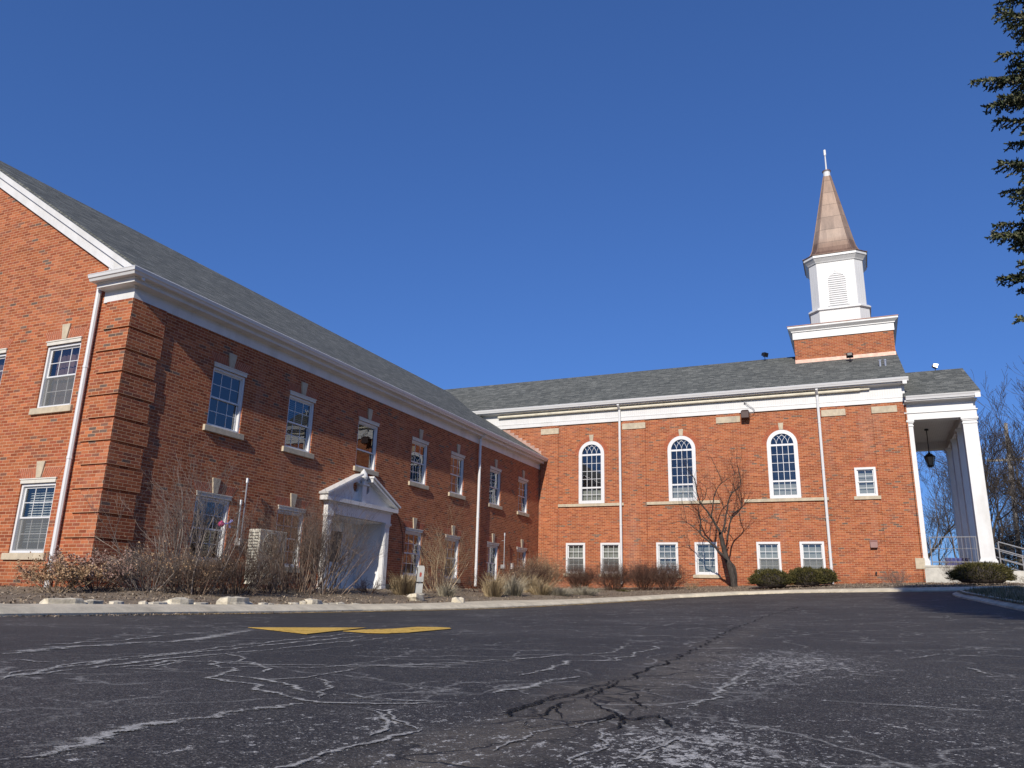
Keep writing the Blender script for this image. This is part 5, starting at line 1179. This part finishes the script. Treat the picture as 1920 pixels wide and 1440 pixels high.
def grass(x, y, rad, h, n, mat, label, seed, up=1.0):
    rnd = random.Random(seed); z = bedz(x, y)-.02; g = MB()
    for i in range(int(n*.55)):
        a = rnd.uniform(0, 2*math.pi); q = rnd.random(); b = Vector((x+rad*.45*q*math.cos(a), y+rad*.45*q*math.sin(a), z)); H = h*rnd.uniform(.35, 1.08)*(.75+.5*abs(mn.noise(Vector((math.cos(a)*2+seed, math.sin(a)*2, 0)))))
        o = Vector((math.cos(a), math.sin(a), 0))*rad*q*rnd.uniform(.5, 1.1); w = .003+.003*rnd.random(); sd = Vector((-math.sin(a+1), math.cos(a+1), 0))*w
        p0, p1, p2 = b, b+o*.35+Vector((0, 0, H*.65)), b+o+Vector((0, 0, H*(.95 if rnd.random() < .6 else .7)))
        g.quad(p0-sd, p0+sd, p1+sd*.8, p1-sd*.8); g.quad(p1-sd*.8, p1+sd*.8, p2+sd*.3, p2-sd*.3)
    return tag(g.build('grass_tuft', M[mat], origin=(x, y, z)), label, 'grass tuft', 'dry ornamental grasses in the bed')
grass(-11.0, 18.1, .55, .75, 2200, 'straw', 'tall straw coloured grass clump at the right foot of the entrance', 50)
grass(-10.4, 19.3, .4, .5, 900, 'straw_grey', 'small grey dry grass by the leaning sign', 51)
for i, (x, y, r_, h, m, lab) in enumerate(((-10.0, 21.4, .5, .8, 'straw', 'upright tan grass right of the white downspout'), (-9.9, 22.6, .55, .75, 'straw_grey', 'loose grey tan grass beside the pale walk'), (-9.5, 23.9, .55, .55, 'straw', 'straw grass midway along the walk'), (-9.0, 24.3, .7, .42, 'straw_grey', 'wide low silvery grass nearest the kerb'), (-8.6, 25.6, .7, .40, 'straw_grey', 'flat silvery grass at the end of the row by the kerb'), (-10.3, 25.0, .5, .75, 'straw', 'tall tan grass behind the silvery tufts'))):
    grass(x, y, r_, h, 1500, m, lab, 52+i)
grass(-9.3, 28.6, .45, .22, 900, 'evergreen', 'low dark green plant before the church shrubs', 60); grass(-8.2, 28.8, .4, .16, 700, 'evergreen', 'tiny green plant right of the low dark one', 61)

def evergreen(x, y, rx, ry, h, label, seed, n=9000):
    rnd = random.Random(seed); z = bedz(x, y)-.02; g = MB(); o = thing('evergreen_bush', (x, y, z), label, 'bush', 'clipped evergreen bushes by the church')
    for i in range(n):
        u = rnd.uniform(-1, 1); a = rnd.uniform(0, 2*math.pi); v = Vector((math.sqrt(1-u*u)*math.cos(a), math.sqrt(1-u*u)*math.sin(a), u))
        if v.z < -.35: continue
        lump = 1+.22*mn.noise(v*3.2+Vector((seed, 0, 0)))+.07*mn.noise(v*8)
        q = rnd.uniform(.80, 1.02)*lump
        p = Vector((x+v.x*rx*q, y+v.y*ry*q, z+h*.42+v.z*h*.58*q))
        if p.z < z: continue
        d = (v+Vector((0,0,.5))+wob(rnd, .6)).normalized()*rnd.uniform(.035, .07); s = d.cross(wob(rnd, 1)).normalized()*.011
        g.quad(p-s, p+s, p+d+s*.3, p+d-s*.3)
    g.build('foliage', M['evergreen'], o)
    c = MB(); k = 14
    for i in range(k+1):
        for j in range(k):
            t = math.pi*i/k*.72; a = 2*math.pi*j/k; c.v.append((x+rx*.80*math.sin(t)*math.cos(a), y+ry*.80*math.sin(t)*math.sin(a), z+h*.42+h*.47*math.cos(t)))
    for i in range(k):
        for j in range(k): a = i*k+j; b = i*k+(j+1) % k; c.f.append((a, b, b+k, a+k))
    c.build('inner_branches', M['bark_dark'], o)
evergreen(-3.05, 29.7, .72, .6, .66, 'rounded olive evergreen bush under the fifth low church window', 70); evergreen(-1.9, 29.9, .62, .5, .66, 'rounded olive evergreen bush second from the bare tree', 71); evergreen(-1.35, 30.5, .42, .4, .60, 'small evergreen bush tucked behind the right end of the pair', 72, 5000)
evergreen(3.15, 27.3, .85, .6, .66, 'flat topped evergreen bush before the portico base', 73)

# the bare tree in front of the church, limbs traced limb by limb
random.seed(3); rnd = random.Random(77)
tz = bedz(-4.6, 31.8)
tr = thing('bare_tree', (-4.62, 31.9, tz), 'leafless multi stemmed tree with dark curved limbs against the church wall', 'tree')
TR_R = dict(trunkR=(.15,.085), a=(.075,.018), b=(.06,.014), c=(.045,.012), d=(.055,.014), e=(.065,.018), f=(.03,.010), g=(.09,.05), h=(.025,.01), i=(.02,.008), j=(.03,.012), k=(.022,.008), l=(.022,.008), m=(.02,.006), n=(.05,.035), o=(.02,.008))
trk, crn = MB(), MB()
def smooth(pts):
    out = []
    for i in range(len(pts)-1):
        p0, p1, p2, p3 = [Vector(pts[max(0, min(len(pts)-1, q))]) for q in (i-1, i, i+1, i+2)]
        for t in (0, .33, .66): out.append(.5*((2*p1)+(-p0+p2)*t+(2*p0-5*p1+4*p2-p3)*t*t+(-p0+3*p1-3*p2+p3)*t**3))
    out.append(Vector(pts[-1])); return out
for k, pts in TREE.items():
    P = smooth(pts); r0, r1 = TR_R[k]; sc_ = .9 if k == 'trunkR' else .72; r0 *= sc_; r1 *= sc_
    # limbs drift toward and away from the wall with height so the crown has depth
    for i, p in enumerate(P):
        f = i/(len(P)-1); p.y -= .45*f*math.sin(ord(k[0])*1.7) if k not in ('trunkR', 'g', 'n') else 0
        if i: p += wob(rnd, .012)
    rad = [r0+(r1-r0)*(i/(len(P)-1)) for i in range(len(P))]
    tgt = trk if k in ('trunkR', 'g', 'n') else crn
    if k == 'trunkR': P = [Vector((P[0].x+.02, P[0].y, tz-.1))]+P; rad = [r0*1.35]+rad
    tgt.tube(P, rad, 8 if tgt is trk else 6)
    if tgt is crn:
        for i in range(2, len(P)):
            if rnd.random() < (.95 if i > len(P)*.45 else .35):
                d = (P[i]-P[i-1]).normalized(); twig_tree(crn, rnd, P[i], d+wob(rnd, .9)+Vector((0,0,.25)), rnd.uniform(.3, .6), min(rad[i]*.5, .010), 3, .6, 3, .2, .05, (2, 3))
        d = (P[-1]-P[-2]).normalized(); twig_tree(crn, rnd, P[-1], d+Vector((0,0,.2)), .5, r1*.8, 4, .55, 3, .2, .06, (2, 3))
trk.build('trunk', M['bark_dark'], tr, smooth=True); crn.build('crown', M['bark_dark'], tr)

# spruce on the island at the right edge
def spruce(x, y, z, H, R0, label, seed, zmin=1.3):
    rnd = random.Random(seed); o = thing('spruce_tree', (x, y, z), label, 'tree')
    MB().tube([(x,y,z-.1),(x,y,z+H*.5),(x,y,z+H)], [.20,.12,.02], 8).build('trunk', M['bark_grey'], o, smooth=True)
    br, nd = MB(), MB(); zz = zmin; az = 0
    while zz < H-.2:
        f = zz/H; rr = R0*min(1.0, (1-f)**.42*1.22)*min(1, .93+max(0, zz-2.1)*.06); n = 20 if f < .7 else 13
        rr *= .86+.16*abs(math.sin(zz*1.9+.4))
        for k in range(n):
            az += 2.399; L = rr*rnd.uniform(.85, 1.08); dr = rnd.uniform(-.30, -.12)*(1-f)+.12*f
            d = Vector((math.cos(az), math.sin(az), 0)); b = Vector((x, y, z+zz+rnd.uniform(-.12, .12)))
            pts = [b+d*L*t+Vector((0,0,dr*L*t+.30*L*t*t*.6)) for t in (0,.25,.5,.75,1)]
            br.tube(pts, [.03,.024,.018,.012,.006], 4, False)
            sd = Vector((-d.y, d.x, 0)); ns = int(L/.085)
            def brush(c0, dv, ln):
                m = max(3, int(ln/.020))
                for q in range(m):
                    c = c0+dv*ln*(q+.5)/m
                    for _ in range(3):
                        v = (dv*.65+wob(rnd, .75)).normalized()*rnd.uniform(.028, .045); w = v.cross(wob(rnd, 1)).normalized()*.0105
                        nd.quad(c-w, c+w, c+v+w*.4, c+v-w*.4)
            for i in range(ns):
                t = .35+.65*i/ns; j = min(3, int(t*4)); p = pts[j].lerp(pts[j+1], t*4-j)
                for s in (-1, 1):
                    l2 = (.42*L*(1-t)+.16)*rnd.uniform(.6, 1.0)*.7; dd = (d*.8+sd*s*rnd.uniform(.5,1.0)+Vector((0,0,rnd.uniform(-.45,.05)))).normalized()
                    brush(p, dd, l2)
                    if l2 > .2:
                        for e in (.3, .5, .7, .88): brush(p+dd*l2*e, (dd+sd*s*rnd.uniform(-.9,.9)+Vector((0,0,rnd.uniform(-.5,0)))).normalized(), l2*.4)
            brush(pts[3], (pts[4]-pts[3]).normalized(), (pts[4]-pts[3]).length)
        zz += rnd.uniform(.17, .25)
    br.build('branches', M['bark_grey'], o); nd.build('crown', M['spruce'], o); print('spruce faces', len(nd.f)); return o
spruce(4.05, 9.0, road(4.05, 9)+.12, 11.4, 2.46, 'tall spruce with drooping needle branches at the right edge, standing on the lawn island', 90, 2.25)

# bare trees beyond the church front
def bare_tree(x, y, z, H, label, seed, depth=6, r=.16, mat='bark_far', lean=(0,0), spread=.62, kids=(2,3), trunk=.26):
    rnd = random.Random(seed); o = thing('bare_tree', (x, y, z), label, 'tree', 'leafless trees beyond the church')
    t = MB(); c = MB(); top = Vector((x+lean[0], y+lean[1], z+H*trunk)); t.tube([(x,y,z-.2),((x+top.x)/2+.08,(y+top.y)/2,z+H*trunk*.5),top], [r*1.25,r*1.05,r*.95], 8); t.build('trunk', M[mat], o, smooth=True)
    for k in range(4): twig_tree(c, rnd, top-Vector((0,0,.25*k)), Vector((lean[0]*.3, lean[1]*.3, 1.1))+wob(rnd, .8), H*.24*rnd.uniform(.85,1.1), r*.60, depth, spread, 4, .18, .05, kids, None, 4, .008)
    c.build('crown', M[mat], o); return o
bare_tree(5.6, 46.5, .8, 9.0, 'dark crooked bare tree seen between the brick wall and the columns', 101, 6, .17, 'bark_dark', (.3,0), .75)
bare_tree(3.9, 60, .8, 11, 'pale bare tree behind the portico, left of the crooked dark one', 102, 6, .15, 'bark_far')
bare_tree(10.2, 51, .8, 11.6, 'tallest bare tree right of the columns with upright branches', 103, 7, .22, 'bark_far', (-.6,0), .55)
bare_tree(12.6, 47, .8, 9.2, 'bare tree with a thick leaning limb at the right edge', 104, 6, .20, 'bark_dark', (-1.2,0), .6)
bare_tree(8.9, 66, .8, 11.5, 'brown bare tree low behind the utility pole', 105, 6, .17, 'bark_far', (0,0), .7, (3,3))
bare_tree(13.5, 70, .8, 11.5, 'distant bare tree behind the tallest one', 106, 6, .18, 'bark_far')
bare_tree(7.6, 80, .8, 12, 'far bare tree between the columns and the utility pole', 107, 6, .18, 'bark_far')
o = thing('utility_pole', (9.1, 60, .8), 'weathered wooden utility pole with a crossarm among the bare trees', 'utility pole')
MB().tube([(9.1,60,.5),(9.5,60,12.2)], [.17,.12], 10).build('pole', M['pole'], o, smooth=True); MB().box(8.1, 10.9, 59.93, 60.07, 9.65, 9.8).build('crossarm', M['pole'], o)
g = MB()
for x in (8.25, 8.8, 10.2, 10.75): g.lathe((x, 60, 9.8), [(.03,0),(.05,.06),(.02,.13)], 8)
g.build('insulator', M['galv'], o)
o = thing('utility_pole', (4.75, 92, .8), 'pale distant utility pole seen through the portico', 'utility pole'); MB().tube([(4.75,92,.5),(4.75,92,12.0)], [.17,.12], 8).build('pole', M['pole'], o); MB().box(3.7,5.8,91.9,92.1,9.6,9.8).build('crossarm', M['pole'], o)
bare_tree(10.8, 56, .8, 7.5, 'low bushy bare tree at the right edge beyond the steps', 108, 6, .13, 'bark_far', (0,0), .8, (3,3), trunk=.12)
bare_tree(8.2, 58, .8, 6.0, 'low dense thicket like bare tree right of the front column', 109, 6, .10, 'bark_far', (0,0), .85, (3,3), trunk=.10)
bare_tree(5.2, 72, .8, 9.0, 'distant brownish bare tree behind the crooked dark one', 110, 6, .14, 'bark_far', (0,0), .75, trunk=.15)
# low hedge and a house beyond
rnd = random.Random(8); g = MB()
for i in range(9000):
    x = rnd.uniform(-2, 26); y = 55+rnd.uniform(-1.2, 1.2); z = .6+rnd.random()**1.0*2.2*(1+.3*mn.noise(Vector((x*.4,0,0)))); v = wob(rnd, .22); w = v.cross(wob(rnd,1)).normalized()*.07; g.quad((x-w.x,y-w.y,z-w.z),(x+w.x,y+w.y,z+w.z),(x+v.x,y+v.y,z+v.z))
tag(g.build('hedge', M['hedge']), 'ragged dark hedge behind the portico and the steps', 'hedge')
h = thing('house', (1.5, 100, .6), 'small distant house with tan walls and dark roof seen through the portico', 'house')
g = MB(); g.box(-4, 6.2, 100, 108, .2, 4.2); g.build('wall', M['farwall'], h); g = MB(); g.prism([(99.6,4.2),(108.4,4.2),(104,7.2)], -4.4, 6.6, lambda u,v,w:(w,u,v)); g.build('roof', M['farroof'], h, recalc=True)
for x in (-1, 2, 4.6): MB().box(x-.5, x+.5, 99.95, 100.02, 1.6, 3.0).build('window', M['room'], h)

# edging stones along the bed
rnd = random.Random(21)
def stone(x, y, sx, sy, szz, label, seed, group='pale rocks edging the mulch bed'):
    r2 = random.Random(seed); g = MB(); n1, n2 = 7, 10; off = Vector((r2.random()*50, 0, 0)); z = bedz(x, y)-.03; an = math.atan2(1, .05)+r2.uniform(-.3, .3)
    for i in range(n1+1):
        for j in range(n2):
            t = math.pi*i/n1; a = 2*math.pi*j/n2; v = Vector((math.sin(t)*math.cos(a), math.sin(t)*math.sin(a), math.cos(t)))
            m = max(abs(v.x), abs(v.y), abs(v.z)); v = v.lerp(v/m, .45); q = 1+.28*mn.noise(v*1.6+off); v *= q
            X, Y = v.x*sx, v.y*sy; g.v.append((x+X*math.cos(an)-Y*math.sin(an), y+X*math.sin(an)+Y*math.cos(an), z+szz*.4+v.z*szz*.62))
    for i in range(n1):
        for j in range(n2): a = i*n2+j; b = i*n2+(j+1) % n2; g.f.append((a, a+n2, b+n2, b))
    return tag(g.build('edging_stone', M['rock'], origin=(x, y, z)), label, 'rock', group)
common = 'small pale rough limestone rock in the low row between mulch and kerb'
path = [Vector(p) for p in CURB[2:11]]; i = 0; dist = .4; seed = 0
tot = sum((path[k+1]-path[k]).length for k in range(len(path)-1))
def at(s):
    for k in range(len(path)-1):
        L = (path[k+1]-path[k]).length
        if s <= L: return path[k].lerp(path[k+1], s/L)
        s -= L
    return path[-1]
s = 3.0
BIGS = [(7.6, 'flat pale rock left of the middle of the edging row', .30), (8.1, 'second flat pale rock in the edging row', .26), (11.2, 'wide pale slab in the edging row before the air conditioner', .30), (14.8, 'long pale slab in the edging row left of the entrance', .28)]
while s < tot:
    p = at(s); L = rnd.uniform(.07, .17)
    if rnd.random() < .93: seed += 1; stone(p.x-.48-rnd.uniform(0, .14), p.y, L*rnd.uniform(.6,1.15), rnd.uniform(.05, .10), rnd.uniform(.04, .10), common, seed)
    s += L*2+rnd.uniform(.0, .08)
for k, (x, y, a, b, c, lab) in enumerate(((-9.03, 6.9, .26, .12, .13, 'large flat pale rock near the left end of the edging row'), (-9.22, 8.9, .22, .12, .14, 'chunky pale rock before the tall open shrub'), (-9.30, 10.1, .30, .14, .17, 'biggest pale slab of the edging row, before the air conditioner'), (-9.42, 12.3, .22, .12, .14, 'tapered pale rock in the row before the entrance shrub'), (-9.0, 17.3, .16, .13, .26, 'upright pale rock at the right end of the edging row'), (-9.75, 16.6, .26, .16, .20, 'grey weathered rock behind the row by the leaning sign'))):
    stone(x, y, a, b, c, lab, 200+k)

# litter: twigs and leaves on the mulch
rnd = random.Random(31); g = MB()
for i in range(26000):
    k = rnd.randint(3, 19); t = rnd.random(); j = rnd.random()**1.2*19.5; A, B = BG[k], BG[k+1]; jj = min(SUB-1, int(j)); f = j-jj
    a = [A[jj][q]*(1-f)+A[jj+1][q]*f for q in range(3)]; b = [B[jj][q]*(1-f)+B[jj+1][q]*f for q in range(3)]; p = Vector([a[q]*(1-t)+b[q]*t for q in range(3)])
    if p.x < -16: continue
    if j < 1.5: continue
    p.z += .006+rnd.random()*.018+mn.noise(Vector((p[0]*1.3, p[1]*1.3, 0)))*.035+mn.noise(Vector((p[0]*5, p[1]*5, 3)))*.02
    if rnd.random() < .6: v = Vector((rnd.uniform(-1,1), rnd.uniform(-1,1), rnd.uniform(-.2,.3))).normalized()*rnd.uniform(.015,.045); w = v.cross(Vector((0,0,1))+wob(rnd,.5)).normalized()*rnd.uniform(.0025,.005)
    else: v = wob(rnd, .018); w = v.cross(wob(rnd, 1)).normalized()*rnd.uniform(.006,.013)
    g.quad(p-v-w, p+v-w, p+v+w, p-v+w)
tag(g.build('leaf_litter', M['litter']), 'scattered dry twigs, bark chips and leaves covering the planting bed', 'leaf litter', kind='stuff')
# a little debris at the kerb foot
g = MB(); rnd = random.Random(5)
for i in range(5000):
    k = rnd.randint(2, 15); t = rnd.random(); a, b = CURB[k], CURB[k+1]; x = a[0]+(b[0]-a[0])*t; y = a[1]+(b[1]-a[1])*t; n = ribbon_normal([a, b], 0); e = rnd.random()**2*.35+.02; x -= n.x*e; y -= n.y*e
    p = Vector((x, y, road(x, y)+.008)); v = Vector((rnd.uniform(-1,1), rnd.uniform(-1,1), rnd.uniform(-.1,.5))).normalized()*rnd.uniform(.005,.022); w = v.cross(Vector((0,0,1))+wob(rnd,.4)).normalized()*.005; g.quad(p-v-w, p+v-w, p+v+w, p-v+w)
tag(g.build('kerb_debris', M['litter']), 'thin line of leaf crumbs and grit along the foot of the kerb', 'debris', kind='stuff')
# grass blades on the island
g = MB(); rnd = random.Random(6)
for i in range(16000):
    x = rnd.uniform(2.2, 8); y = rnd.uniform(3, 23.5)
    if y > 22.6 and x < 2.8: continue
    rr = max(0, 1-math.hypot((x-9.5)/7.3, (y-11)/13)); p = Vector((x, y, road(x, y)+.10)); h_ = rnd.uniform(.04,.10); w = Vector((rnd.uniform(-1,1), rnd.uniform(-1,1), 0)).normalized()*.006; d = Vector((rnd.uniform(-.04,.04), rnd.uniform(-.04,.04), h_+.05)); g.quad(p-w, p+w, p+d)
tag(g.build('grass_blades', M['grass']), 'short winter grass on the lawn island', 'grass', kind='stuff')
